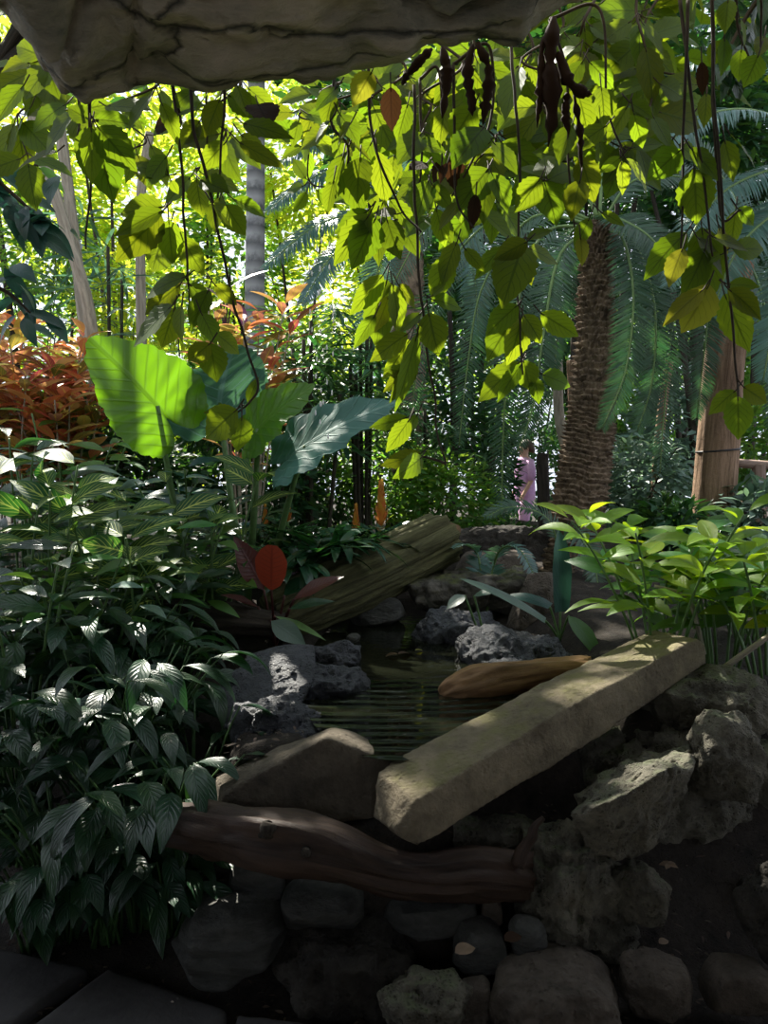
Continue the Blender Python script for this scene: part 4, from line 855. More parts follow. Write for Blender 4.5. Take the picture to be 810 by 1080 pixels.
# ---- cycads
def trunk_mesh(K, R, mat, root, sides=40, n=90, scale=0., seed=1, name='trunk', rows=34, cols=16):
    c = catmull(K, n); r = np.interp(np.linspace(0, 1, n), np.linspace(0, 1, len(R)), R)
    mb = MB().tube(c, r, sides); v = mb.v[0].reshape(-1, sides, 3); full = np.concatenate([c[:1], c, c[-1:]]); out = unit(v - full[:, None])
    th = np.linspace(0, 2 * PI, sides, endpoint=False); i = np.arange(len(full))[:, None] / len(full)
    if scale:   # old leaf bases in spiral rows
        jit = fbm(np.stack([np.cos(th)[None] * 2 + 0 * i, np.sin(th)[None] * 2 + 0 * i, i * 9 + 0 * th[None]], -1), 3, seed)
        ph = i * rows + .9 * jit; row = np.floor(ph); fv = ph - row
        cu = th[None] * cols / (2 * PI) + .5 * (row % 2) + .25 * jit; fu = np.abs(cu - np.floor(cu) - .5) * 2
        cell = _hash(row.astype(np.int64), (np.floor(cu) % cols).astype(np.int64), 0 * row.astype(np.int64), 3)
        s = np.sqrt(np.clip(1 - fu, 0, 1)) * (fv ** .8) * np.clip((1 - fv) * 6, 0, 1) * (.5 + cell)
        d = scale * (s - .3) + scale * .35 * fbm(np.stack([np.cos(th)[None] * 9 + 0 * i, np.sin(th)[None] * 9 + 0 * i, i * 90 + 0 * th[None]], -1), 3, seed)
    else: d = .012 * fbm(np.stack([np.cos(th)[None] * 5 + 0 * i, np.sin(th)[None] * 5 + 0 * i, i * 6 + 0 * th[None]], -1), 4, seed, True)
    d[0] = d[-1] = 0
    mb.v[0] = (v + out * d[..., None]).reshape(-1, 3)
    return mb.build(name, mat, root)
d1 = 5.2; t1b = P(603, 585, d1); t1b[2] -= .05
cy = thing('cycad_palm', 'thick scaly trunked cycad leaning right in the middle distance, its fronds drooping round it', 'palm', t1b)
trunk_mesh([t1b, P(609, 540, d1), P(618, 480, d1), P(624, 430, d1), P(627, 360, d1), P(630, 290, d1), P(632, 235, d1)], [.165, .165, .155, .135, .11, .095, .085], M['cycadbark'], cy, scale=.04, rows=62, cols=24, n=500, sides=170)
def fr_(root, pix, ds, L=.28, n=50, mat='cycad', upn=None, wid=.02, rr=.012, vee=.25, droop=.5):
    K = [P(x, y, d) for (x, y), d in zip(pix, ds)]
    frond_mesh(catmull(K, 26), L, n, M[mat], M['rachis'], root, wid=wid, rr=rr, upn=upn, vee=vee, droop=droop)
FR = [([(634, 245), (656, 250), (668, 310), (660, 390), (635, 452)], [5.2, 5.0, 4.8, 4.75, 4.75]), ([(636, 245), (668, 255), (690, 320), (688, 400), (672, 455)], [5.2, 5.2, 5.1, 5.1, 5.1]),
      ([(626, 242), (590, 270), (572, 360), (562, 430), (545, 478)], [5.2, 5.0, 4.9, 4.9, 4.9]), ([(624, 238), (570, 250), (540, 350), (531, 450), (529, 545)], [5.2, 5.1, 5., 5., 5.]),
      ([(622, 236), (560, 230), (510, 300), (494, 380), (484, 470)], [5.2, 5.3, 5.4, 5.4, 5.4]), ([(622, 234), (550, 215), (480, 270), (446, 360), (432, 450)], [5.2, 5.5, 5.6, 5.7, 5.7]), ([(622, 232), (545, 200), (460, 230), (415, 300), (390, 360)], [5.2, 5.5, 5.8, 5.9, 6.]),
      ([(636, 232), (670, 190), (730, 190), (775, 225)], [5.2, 5.2, 5.2, 5.2]),
      ([(630, 230), (610, 170), (560, 140), (500, 150)], [5.2, 5.3, 5.5, 5.6]), ([(632, 230), (640, 150), (670, 90), (720, 60)], [5.2, 5.3, 5.4, 5.5]), ([(630, 232), (600, 150), (570, 80), (520, 50)], [5.2, 5.4, 5.5, 5.6]), ([(630, 236), (600, 250), (590, 330), (585, 390)], [5.2, 5.5, 5.6, 5.6]),
      ([(636, 240), (650, 230), (690, 255), (706, 300)], [5.2, 4.9, 4.7, 4.6])]
for pix, ds in FR: fr_(cy, pix, ds, L=.17, n=92, wid=.0125, upn=(0, -.9, .6))
d2 = 5.6; t2b = P(750, 562, d2); t2b[2] -= .1
c2 = thing('cycad_palm', 'smooth fissured brown trunk with a dark wire round it, at the right', 'palm', t2b)
trunk_mesh([t2b, P(752, 540, d2), P(757, 470, d2), P(763, 390, d2), P(772, 330, d2), P(776, 260, d2)], [.142, .140, .136, .126, .12, .115], M['redbark'], c2, n=120, sides=48)
ph = np.linspace(0, 2 * PI, 41); wc = P(757, 475, d2); MB().tube(np.stack([wc[0] + .143 * np.cos(ph), wc[1] + .143 * np.sin(ph), wc[2] + .012 * np.cos(ph)], -1), .007, 6, caps=False).build('wire', M['wire'], c2)
for pix, ds in [([(776, 265), (740, 270), (712, 330), (700, 440), (696, 500)], [5.6, 5.3, 5.2, 5.1, 5.1]), ([(776, 262), (752, 290), (744, 360), (735, 440)], [5.6, 5.35, 5.3, 5.3]), ([(778, 262), (800, 300), (815, 380), (815, 460)], [5.6, 5.5, 5.5, 5.5]), ([(778, 258), (770, 200), (720, 150), (660, 160)], [5.6, 5.7, 5.8, 5.9]), ([(780, 258), (830, 220), (870, 260)], [5.6, 5.6, 5.6])]:
    fr_(c2, pix, ds, L=.17, n=88, wid=.0125, upn=(0, -.9, .6))
b3 = P(905, 560, 4.6); b3[2] = ground_z(b3[0], b3[1])
c3 = thing('cycad_palm', 'cycad outside the right edge whose grey-green fronds sweep in at the upper right', 'palm', b3)
trunk_mesh([b3, P(905, 400, 4.6), P(895, 150, 4.6)], [.16, .14, .12], M['cycadbark'], c3, scale=.03)
for pix, ds in [([(893, 160), (800, 118), (735, 126), (692, 168)], [4.6, 4.4, 4.3, 4.2]), ([(893, 155), (820, 70), (745, 60), (680, 110)], [4.6, 4.6, 4.6, 4.6]), ([(893, 165), (810, 180), (750, 215), (705, 300)], [4.6, 4.5, 4.4, 4.3]), ([(893, 168), (830, 215), (780, 260), (750, 330)], [4.6, 4.5, 4.4, 4.4]), ([(893, 150), (840, 40), (790, 10), (730, 30)], [4.6, 4.7, 4.8, 4.9]), ([(893, 170), (850, 250), (820, 330), (805, 400)], [4.6, 4.5, 4.5, 4.5])]:
    fr_(c3, pix, ds, L=.22, n=88, mat='cycadblue', upn=(0, -.5, 1), wid=.013, vee=.1, droop=.7)
b4 = P(430, 560, 7.2); b4[2] = ground_z(b4[0], b4[1])
c4 = thing('cycad_palm', 'blue-green cycad further back behind the curtain of vines, fronds reaching left', 'palm', b4)
trunk_mesh([b4, P(430, 400, 7.2), P(428, 215, 7.2)], [.17, .15, .14], M['cycadbark'], c4, scale=.03)
for pix, ds in [([(425, 210), (370, 150), (320, 158), (285, 176)], [7.2, 7., 6.9, 6.8]), ([(425, 215), (370, 180), (325, 190), (282, 222)], [7.2, 7., 6.9, 6.8]), ([(425, 220), (375, 225), (330, 240), (278, 282)], [7.2, 7., 6.9, 6.8]), ([(425, 222), (390, 240), (350, 270), (318, 320)], [7.2, 7., 6.9, 6.8]),
                ([(430, 205), (400, 110), (350, 100), (310, 120)], [7.2, 7.2, 7.2, 7.2]), ([(432, 205), (470, 130), (520, 140), (560, 190)], [7.2, 7.3, 7.3, 7.3]), ([(432, 215), (480, 220), (500, 290), (505, 360)], [7.2, 7.1, 7.1, 7.1]), ([(428, 222), (400, 280), (390, 350), (380, 420)], [7.2, 7.1, 7., 7.])]:
    fr_(c4, pix, ds, L=.24, n=84, mat='cycadblue', upn=(0, -.6, .9), wid=.018, vee=.1, droop=.6)
sb5 = gp(588, 620, 4.7); s5 = thing('cycad_stump', 'short knobbly orange-brown stump in front of the scaly trunk', 'stump', sb5)
trunk_mesh([sb5, P(588, 610, 4.7), P(590, 578, 4.72)], [.11, .095, .075], M['cycadbark'], s5, scale=.035, rows=9, cols=14, n=90, sides=90)
frond_mesh(catmull([P(590, 578, 4.72), P(575, 545, 4.7), P(540, 535, 4.65), P(512, 545, 4.6)], 18), .13, 34, parent=s5, wid=.016, upn=(0, -.4, 1)); frond_mesh(catmull([P(590, 578, 4.72), P(605, 560, 4.6), P(625, 590, 4.5), P(632, 625, 4.4)], 18), .13, 34, parent=s5, wid=.016, upn=(0, -.6, .8))

# ---- thin trunks and canes
def pole(spec, d, r, mat, label, name='thin_trunk', cat='trunk', root=None):
    K = [P(x, y, d) for x, y in spec]
    if spec[0][1] > 470: K[0][2] = min(K[0][2], ground_z(K[0][0], K[0][1]))
    c = catmull(K, 30); o = MB().tube(c, np.linspace(r, r * .8, 30) * (1 + .05 * fbm(np.stack([np.arange(30) * .4] * 3, -1), 2, 3)), 10).build(name, mat, root)
    if root is None: rebase(o); tag(o, label, cat)
    return o
pole([(606, 590), (602, 500), (590, 440), (588, 380)], 6.0, .045, M['palebark'], 'slim pale trunk lit along its edge just left of the scaly trunk')
pole([(606, 590), (604, 490), (606, 430), (604, 380)], 6.4, .06, M['redbark'], 'slim brown trunk squeezed between the pale one and the scaly trunk')
pole([(578, 590), (574, 540), (572, 490), (573, 478)], 5.7, .05, M['darkbark'], 'short dark post like stump beside the lilac clothed visitor', 'dead_stump', 'stump')
pole([(690, 560), (694, 480), (700, 420), (706, 380)], 6.8, .045, M['redbark'], 'thin orange-brown trunk behind the drooping fronds between the two big trunks')
pole([(655, 560), (682, 470), (684, 400), (680, 330)], 8.5, .03, M['darkbark'], 'thin dark trunk far back right of the scaly trunk')
pole([(100, 420), (94, 330), (72, 250), (36, 130), (30, 60)], 5.6, .045, M['palebark'], 'pale slanting stem rising through the croton at the left')
pole([(96, 400), (84, 300), (72, 200), (62, 120), (60, 60)], 6.0, .045, M['palebark'], 'pale upright stem crossing the slanting one at the left')
pole([(150, 420), (148, 250), (150, 190), (158, 140)], 6.3, .04, M['palebark'], 'pale forked stem behind the blue-green fan palm')
gt = thing('grey_palm', 'grey ringed palm trunk standing left of the middle', 'palm', gp(266, 700, 8.0))
MB().tube(catmull([gp(266, 700, 8.0), P(267, 420, 8.), P(269, 280, 8.), P(270, 130, 8.), P(271, 20, 8.)], 60), np.linspace(.115, .075, 60), 20).build('trunk', M['ringbark'], gt)
for k in range(9):
    a = k * .7; tpt = P(271, 22, 8.)
    frond_mesh(bez([tpt, tpt + [math.cos(a) * .7, math.sin(a) * .7, .7], tpt + [math.cos(a) * 1.7, math.sin(a) * 1.7, .1]], 16), .4, 34, M['bggreen'], M['rachis'], gt, wid=.03)

# ---- fan palms
def fan(mb, hub, D, N, R, nseg=9, span=3.6, wid=.03, droop=.5):
    D = unit(np.asarray(D, float)); N = np.asarray(N, float); N = unit(N - D * N.dot(D)); S = np.cross(D, N)
    a = np.linspace(-span / 2, span / 2, nseg); dirs = D[None] * np.cos(a)[:, None] + S[None] * np.sin(a)[:, None]
    mb.leaves(np.repeat(np.asarray(hub)[None], nseg, 0), dirs, np.repeat(N[None], nseg, 0), R * (1 - .2 * np.abs(a) / span * 2) * rv(.9, 1.1, nseg), wid, [(0, .2), (.4, .9), (.7, 1), (.92, .6), (1, .1)], droop=droop * rv(.6, 1.4, nseg), fold=.3, nu=2, nv=5)
def lady_palm(label, x, d, ytop, canes, nf, R=.32, mat='rhapis', sp=.3, name='lady_palm'):
    b = gp(x, 700, d); root = thing(name, label, 'palm', b, 'lady palms in the middle distance'); lb = MB(); ht = P(x, ytop, d)[2] - b[2]; pet = MB()
    for k in range(canes):
        a = rv(0, 6.3); s = sp * rv(.2, 1); h = ht * rv(.6, 1.)
        c = bez([b + [math.cos(a) * s * .5, math.sin(a) * s * .5, -.02], b + [math.cos(a) * s * .8, math.sin(a) * s * .8, h * .5], b + [math.cos(a) * s, math.sin(a) * s, h]], 12)
        MB().tube(c, .014, 7).build('cane', M['cane'], root)
        m = int(nf / canes)
        for j in range(m):
            u = .45 + .55 * (j + 1) / m; q = np.array([np.interp(u, np.linspace(0, 1, 12), c[:, i]) for i in range(3)]); az = j * 2.4 + rv(0, 1)
            hub = q + np.array([math.cos(az), math.sin(az), .7]) * rv(.12, .28); pet.tube([q, hub], [.005, .004], 5)
            fan(lb, hub, [math.cos(az), math.sin(az), rv(-.3, .5)], [0, 0, 1.] + rng.normal(size=3) * .25, R * rv(.8, 1.1), int(rng.integers(7, 11)))
    lb.build('fan_leaves', M[mat], root); pet.build('leaf_stalks', M['petiole'], root); return root
lady_palm('dense dark lady palm left of the middle, behind the sky-tinted leaf', 330, 5.6, 315, 7, 46, .34)
lady_palm('lady palm standing behind the long sky-tinted elephant ear leaf', 385, 6.0, 340, 6, 40, .34)
lady_palm('lady palm behind the croton with salmon leaves', 290, 6.2, 330, 5, 32, .33)
lady_palm('low lady palm right of the tall orange flower spike', 450, 6.6, 420, 5, 26, .3)
lady_palm('blue-green fan palm high up at the left behind the pale stems', 118, 6.8, 200, 3, 16, .55, 'cycadblue', .5, 'fan_palm')

# dark drooping branch at the left edge
def branch(label, pix, d, n, L, W, mat, name='leafy_branch', down=.7):
    K = [P(x, y, d) for x, y in pix]; c = catmull(K, 24); root = thing(name, label, 'branch', c[0]); MB().tube(c, np.linspace(.012, .004, 24), 6).build('stem', M['vinestem'], root)
    u = rv(.15, 1, n); q = np.stack([np.interp(u, np.linspace(0, 1, 24), c[:, k]) for k in range(3)], -1) + rng.normal(size=(n, 3)) * .04
    D = rng.normal(size=(n, 3)) * [1, .6, .5] - [0, 0, down]
    MB().leaves(q, D, np.array([0, -.6, .8]) + rng.normal(size=(n, 3)) * .35, L * rv(.7, 1.1, n), W * rv(.8, 1.1, n), OVATE, droop=.6, fold=.2).build('leaves', M[mat], root)
branch('drooping branch of dark bluish leaves at the left edge above the croton', [(-60, 150), (-10, 185), (25, 215), (50, 240)], 2.9, 34, .15, .06, 'bgteal')
branch('lower drooping branch of dark leaves at the left edge in front of the croton', [(-60, 300), (-15, 300), (10, 310), (32, 330)], 2.9, 20, .15, .06, 'bgteal')
branch('bright green leafy branch at the left edge under the overhang', [(-60, 130), (-20, 150), (20, 168), (40, 175)], 3.2, 26, .14, .065, 'bggreen')
branch('dark leafy branch in the top right corner', [(840, -40), (800, 0), (780, 30), (765, 60)], 2.8, 26, .17, .07, 'dark')

# ---- background shrubs and trees
def cloud(name, label, cat, base, crown, rad, n, L, W, mat, group=None, trunk=.05, shell=.55, nst=5, droop=.5, shape=LANCE):
    base = np.asarray(base, float); crown = np.asarray(crown, float); root = thing(name, label, cat, base, group)
    v = unit(rng.normal(size=(n, 3))) * (shell + (1 - shell) * rv(0, 1, (n, 1))) * np.asarray(rad)
    v = v * (1 + .28 * fbm(unit(v) * 2.3 + base, 3, int(rng.integers(999))))[:, None]
    q = crown + v; q[:, 2] = np.maximum(q[:, 2], ground_z(*base[:2]) + .05)
    for lc, lr in LIT:  # tree crowns opened along sun rays to light the chosen spots
        if name != 'tree': break
        w_ = q - lc; s_ = w_ @ SUN; kp = (np.linalg.norm(w_ - s_[:, None] * SUN, axis=1) > lr + L * .4) | (s_ < 0); q = q[kp]; v = v[kp]
    n = len(q)
    D = unit(v / np.asarray(rad)) + rng.normal(size=(n, 3)) * .7; D[:, 2] *= .5
    MB().leaves(q, D, np.array([0, 0, 1.]) + rng.normal(size=(n, 3)) * .55, L * rv(.6, 1.15, n), W * rv(.7, 1.1, n), shape, droop=droop, fold=.2, nu=2, nv=3).build('foliage', M[mat], root)
    st = MB()
    for k in range(nst):
        e = crown + rng.normal(size=3) * np.asarray(rad) * .42
        st.tube(bez([base - [0, 0, .05], base * .6 + crown * .4 + rng.normal(size=3) * .05, e], 9), np.linspace(trunk, trunk * .3, 9), 6)
    st.build('stems', M['darkbark'], root); return root
def bgp(px, py, d, rx, rz, n, L, mat, label, name='shrub', cat='shrub', ry=None, group=None, wr=.35, nst=5, tr=.03, shell=.5, shape=LANCE):
    L = L * (1.25 if name == 'tree' else 1.1); c = P(px, py, d); k = d / F; b = np.array([c[0], c[1], ground_z(c[0], c[1])])
    r = (rx * k, (ry or rx) * k, rz * k)
    return cloud(name, label, cat, b, c, r, n, L, L * wr, mat, group, tr, shell, nst, shape=shape)
BG = [
 # px, py, d, rx, rz, n, L, mat, label, name
 (410, 505, 6.4, 62, 50, 1500, .085, 'bggreen', 'small leaved bush behind the tall orange flower spike', 'shrub'),
 (470, 525, 6.2, 62, 45, 1700, .08, 'bggreen', 'twiggy small leaved bush above the upper end of the mossy log', 'shrub'),
 (345, 520, 6.6, 50, 40, 1000, .10, 'bgdark', 'dark low bush below the sky-tinted leaf', 'shrub'),
 (515, 575, 6.8, 45, 30, 700, .10, 'bgdark', 'dark bush under the long drooping frond left of the scaly trunk', 'shrub'),
 (680, 510, 6.6, 50, 55, 1700, .10, 'bggrey', 'grey-green dense bush between the two big trunks', 'shrub'),
 (715, 455, 8.0, 55, 60, 1100, .14, 'bggrey', 'loose grey-green bush higher up between the two big trunks', 'shrub'),
 (800, 470, 7.4, 42, 60, 1300, .12, 'bggreen', 'green bush at the right edge behind the wooden railing', 'shrub'),
 (800, 550, 5.4, 50, 45, 900, .12, 'bggrey', 'bluish green bush at the right edge in front of the railing', 'shrub'),
 (705, 552, 5.2, 45, 25, 600, .11, 'bgdark', 'low dark bush at the foot of the fissured trunk', 'shrub'),
 (650, 440, 9.5, 40, 50, 700, .17, 'bggreen', 'broad leaved bush far back right of the scaly trunk', 'shrub'),
 (575, 420, 15, 60, 60, 1000, .16, 'bgdark', 'dark bush far back behind the visitor', 'shrub'),
 (470, 430, 9.0, 60, 65, 1400, .15, 'bgdark', 'tall dark bush far back behind the long vine stem', 'shrub'),
 (390, 430, 9.5, 60, 70, 1400, .13, 'bggreen', 'tall green bush far back behind the lady palms', 'shrub'),
 (310, 400, 9.8, 60, 70, 1300, .13, 'bggreen', 'green bush right of the grey ringed trunk', 'shrub'),
 (225, 430, 7.0, 60, 60, 1100, .13, 'bgdark', 'dark bush behind the two elephant ear plants', 'shrub'),
 (130, 320, 7.6, 50, 55, 900, .12, 'bgyel', 'yellow-green sunlit bush behind the huge green leaf', 'shrub'),
 (195, 330, 8.6, 50, 60, 900, .12, 'bgyel', 'yellow-green bush left of the grey ringed trunk', 'shrub'),
 (40, 270, 8.0, 60, 55, 1000, .12, 'bggreen', 'mid green bush behind the croton at the left', 'shrub'),
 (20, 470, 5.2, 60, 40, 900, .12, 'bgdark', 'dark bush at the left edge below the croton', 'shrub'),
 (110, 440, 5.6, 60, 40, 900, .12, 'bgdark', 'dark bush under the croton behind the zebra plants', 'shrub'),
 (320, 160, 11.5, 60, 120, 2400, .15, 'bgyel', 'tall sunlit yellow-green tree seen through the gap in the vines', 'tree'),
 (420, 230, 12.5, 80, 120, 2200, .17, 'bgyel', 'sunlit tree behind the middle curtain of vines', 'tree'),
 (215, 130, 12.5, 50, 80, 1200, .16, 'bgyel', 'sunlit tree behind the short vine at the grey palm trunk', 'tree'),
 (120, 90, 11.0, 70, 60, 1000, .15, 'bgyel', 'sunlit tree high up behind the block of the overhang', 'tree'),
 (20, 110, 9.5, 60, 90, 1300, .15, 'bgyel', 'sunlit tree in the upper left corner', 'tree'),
 (150, 330, 13., 80, 60, 1000, .18, 'bggreen', 'distant green tree low behind the pale stems', 'tree'),
 (520, 120, 11.5, 80, 110, 2200, .17, 'bggreen', 'green tree behind the twin pods', 'tree'),
 (620, 90, 11.0, 80, 110, 2400, .17, 'bggreen', 'green tree behind the scaly trunk high up', 'tree'),
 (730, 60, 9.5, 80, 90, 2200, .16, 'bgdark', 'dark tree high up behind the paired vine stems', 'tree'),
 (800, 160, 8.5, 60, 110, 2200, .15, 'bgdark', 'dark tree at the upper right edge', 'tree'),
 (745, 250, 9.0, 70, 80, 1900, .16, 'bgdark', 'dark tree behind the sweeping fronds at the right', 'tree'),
 (515, 285, 10.5, 80, 90, 2000, .16, 'bgdark', 'dark tree behind the fronds left of the scaly trunk', 'tree'),
 (480, 330, 12., 70, 80, 1300, .17, 'bggreen', 'distant tree behind the drooping fronds', 'tree'),
 (-10, 390, 15, 80, 110, 1300, .24, 'bggreen', 'far leafy tree low at the left edge', 'tree'),
 (70, 400, 16, 80, 100, 1300, .24, 'bgyel', 'far sunlit tree behind the pale slanting stem', 'tree'),
 (150, 430, 17, 80, 90, 1300, .24, 'bggreen', 'far tree glimpsed under the pale forked stem', 'tree'),
 (235, 400, 16, 70, 110, 1300, .24, 'bgyel', 'far sunlit tree just left of the grey ringed trunk', 'tree'),
 (300, 420, 17, 70, 100, 1300, .24, 'bggreen', 'far tree just right of the grey ringed trunk', 'tree'),
 (390, 400, 18, 80, 110, 1300, .24, 'bgyel', 'far sunlit tree behind the lady palms', 'tree'),
 (480, 420, 17, 80, 100, 1300, .24, 'bggreen', 'far tree behind the long vine stem', 'tree'),
 (570, 400, 18, 70, 100, 1300, .24, 'bgdark', 'far dark tree behind the visitor', 'tree'),
 (650, 380, 16, 60, 90, 1300, .24, 'bggreen', 'far tree between the scaly trunk and the thin dark one', 'tree'),
 (740, 400, 16, 70, 100, 1300, .24, 'bggreen', 'far tree behind the fissured trunk', 'tree'),
 (830, 400, 15, 70, 110, 1300, .24, 'bggreen', 'far tree at the right edge', 'tree'),
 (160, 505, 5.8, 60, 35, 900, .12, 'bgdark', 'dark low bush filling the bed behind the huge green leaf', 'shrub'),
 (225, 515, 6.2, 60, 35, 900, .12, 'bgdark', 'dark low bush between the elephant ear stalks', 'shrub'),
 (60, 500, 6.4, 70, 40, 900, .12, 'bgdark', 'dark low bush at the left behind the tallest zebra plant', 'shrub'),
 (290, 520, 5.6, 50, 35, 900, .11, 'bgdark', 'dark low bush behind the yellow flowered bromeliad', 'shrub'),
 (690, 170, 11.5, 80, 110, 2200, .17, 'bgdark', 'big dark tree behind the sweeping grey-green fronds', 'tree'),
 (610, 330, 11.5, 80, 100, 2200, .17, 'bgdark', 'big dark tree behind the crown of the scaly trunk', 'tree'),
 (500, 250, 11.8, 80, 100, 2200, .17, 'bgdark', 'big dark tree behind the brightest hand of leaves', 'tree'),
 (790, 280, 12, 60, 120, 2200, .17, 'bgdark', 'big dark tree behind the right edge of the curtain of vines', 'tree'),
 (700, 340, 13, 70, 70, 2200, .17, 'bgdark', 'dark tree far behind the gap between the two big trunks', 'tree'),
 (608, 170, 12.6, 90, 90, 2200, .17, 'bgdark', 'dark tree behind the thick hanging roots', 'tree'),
 (150, 230, 13.5, 90, 90, 1800, .20, 'bgyel', 'sunlit tree behind the pale forked stem', 'tree'),
 (60, 220, 12.5, 70, 90, 1600, .18, 'bgyel', 'sunlit tree behind the pale slanting stem high up', 'tree'),
 (250, 260, 13, 60, 90, 1500, .18, 'bggreen', 'tree behind the middle of the grey ringed trunk', 'tree'),
 (345, 300, 13.5, 60, 90, 1500, .18, 'bgyel', 'sunlit tree behind the blue-green cycad', 'tree'),
 (553, 505, 16, 90, 70, 1500, .2, 'bgdark', 'dark bush far behind the visitor', 'shrub'),
 (640, 500, 10, 60, 50, 1300, .15, 'bgdark', 'dark bush right behind the foot of the scaly trunk', 'shrub'),
 (525, 500, 9.5, 22, 45, 700, .13, 'bgdark', 'narrow dark bush just left of the visitor', 'shrub'),
 (650, 50, 8.0, 70, 70, 1800, .15, 'bgdark', 'dark tree high up behind the thin right end of the overhang', 'tree'),
 (612, 70, 8.3, 70, 70, 1800, .15, 'bgdark', 'dark tree high up behind the sideways root', 'tree'),
 (480, 90, 8.6, 70, 70, 1800, .15, 'bgdark', 'dark tree high up behind the twin pods', 'tree'),
 (745, 130, 7.6, 70, 70, 1800, .15, 'bgdark', 'dark tree behind the largest single vine leaf', 'tree'),
 (400, 130, 9.0, 70, 70, 1800, .15, 'bgdark', 'dark tree high up behind the single dry leaf', 'tree'),
 (800, 370, 10., 50, 60, 1000, .15, 'bggreen', 'distant green tree at the right edge above the railing', 'tree'),
]
for px, py, d, rx, rz, n, L, m, lab, nm in BG:
    bgp(px, py, d, rx, rz, n, L, m, lab, nm, nm, group='shrubs behind the pond' if nm == 'shrub' else 'trees in the background', tr=.012 if nm == 'shrub' else .045, nst=4 if nm == 'shrub' else 2)

# unseen foliage added above the frame for shade, gaps carved along chosen sun rays
def shade(name, label, base, lo, hi, n, L, W, mat, trunk=.09, cat='tree', tk=True):
    lo, hi = np.array(lo), np.array(hi); q = lo + (hi - lo) * rng.random((n, 3))
    keep = np.ones(n, bool)
    for c, rad in LIT:
        w = q - c; s = w @ SUN; dist = np.linalg.norm(w - s[:, None] * SUN, axis=1); keep &= ~((dist < rad + L * .35) & (s > 0))
    q = q[keep]; m = len(q)
    root = thing(name, label, cat, base)
    MB().leaves(q, rng.normal(size=(m, 3)) * [1, 1, .4], np.array([0, 0, 1.]) + rng.normal(size=(m, 3)) * .35, L * rv(.7, 1.1, m), W * rv(.8, 1.1, m), OVATE, droop=.5, fold=.15, nu=2, nv=4).build('foliage', mat, root)
    if tk:
        st = MB(); b = np.array(base, float); cc = (lo + hi) / 2
        st.tube(bez([b, b * .9 + [0, 0, 2.], np.array([b[0], b[1], lo[2]])], 12), np.linspace(trunk, trunk * .7, 12), 10)
        for k in range(10): st.tube(bez([[b[0], b[1], lo[2] - .3], cc * .5 + np.array([b[0], b[1], lo[2]]) * .5, lo + (hi - lo) * rng.random(3)], 8), np.linspace(.05, .015, 8), 6)
        st.build('trunk', M['darkbark'], root)
shade('added_shade_mat', 'unseen mat of climber leaves added above the frame to shade the hanging vines', P(560, -40, 2.6), (-1.5, 2.75, 3.05), (1.9, 3.6, 3.85), 620, .17, .11, M['vine'], tk=False, cat='climber')
x_, y_ = -3.6, 7.2
shade('added_shade_crown', 'unseen tree added to shade the pond, its crown above the frame', (x_, y_, ground_z(x_, y_)), (-5.2, 5.2, 4.9), (2.4, 8.2, 6.8), 3000, .30, .15, M['bgdark'], .14)

# railing far right
rb = gp(800, 560, 6.3); rr_ = thing('wooden_railing', 'weathered wooden railing at the right edge behind the fissured trunk', 'railing', rb)
for (a, b_) in (((800, 490), (802, 590)), ((872, 490), (874, 590))): MB().tube([P(*a, 6.3), P(*b_, 6.3)], .055, 8).build('post', M['rail'], rr_, smooth=False)
for y0, y1 in ((488, 492), (532, 536)): MB().tube(catmull([P(772, y0, 6.3), P(830, y1, 6.3), P(900, y1 + 2, 6.3)], 12), .035, 8).build('rail', M['rail'], rr_)

# falling drops of water in the gap
for k in range(34):
    x, y = (rng.choice([332, 336, 340, 345]) + rng.normal() * 4, rv(200, 470)); c = P(x, y, 3.2 + rng.normal() * .03)
    n = 7; z = np.linspace(-1, 1, n); o = MB().tube(np.stack([c[0] + 0 * z, c[1] + 0 * z, c[2] + z * .012], -1), .0035 * np.sqrt(np.clip(1.02 - z * z, 0, 1)) * np.interp(z, [-1, 1], [1.15, .6]), 8).build('water_drop', M['drop'])
    rebase(o); tag(o, 'drop of water falling in front of the dark lady palm', 'water drop', 'falling drops of water')

# fallen leaves
FL = [((705, 912), 2.3, .022, 'fallen star shaped pale leaf in the shadow under the rock wall', 5), ((480, 1005), 2.02, .05, 'dry curled leaf beside the grey rock below the driftwood', 1), ((532, 992), 2.04, .045, 'dry brown leaf standing against the egg shaped cobble', 1), ((420, 690), 3.6, .05, 'brown leaf floating on the pond', 2), ((438, 686), 3.65, .03, 'small yellow leaf floating on the pond', 1), ((695, 995), 2.2, .03, 'pale dry leaf on the dark soil under the rock wall', 1), ((333, 712), 3.15, .02, 'tiny orange leaf lying on the black rock ledge', 1)]
for (x, y), d, L, lab, n in FL:
    c = P(x, y, d)
    if 'floating' in lab: c = PZ(x, y, .607)
    mb = MB(); aa = np.arange(n) * (2 * PI / max(n, 1)) + .5
    mb.leaves(np.repeat(c[None], n, 0), np.stack([np.cos(aa), np.sin(aa) * .8, .15 + 0 * aa], -1), np.array([0, -.3 if 'float' not in lab else 0, 1.]), L * 1.3, L * .8, OVATE, droop=.5, fold=.25, nu=4, nv=8)
    o = mb.build('fallen_leaf', M['vineyel'] if ('yellow' in lab or 'orange' in lab) else plain_mat('pale_dry_leaf', (.20, .14, .09), .8, var=.3) if 'pale' in lab or 'curled' in lab else M['deadleaf']); rebase(o); tag(o, lab, 'leaf')
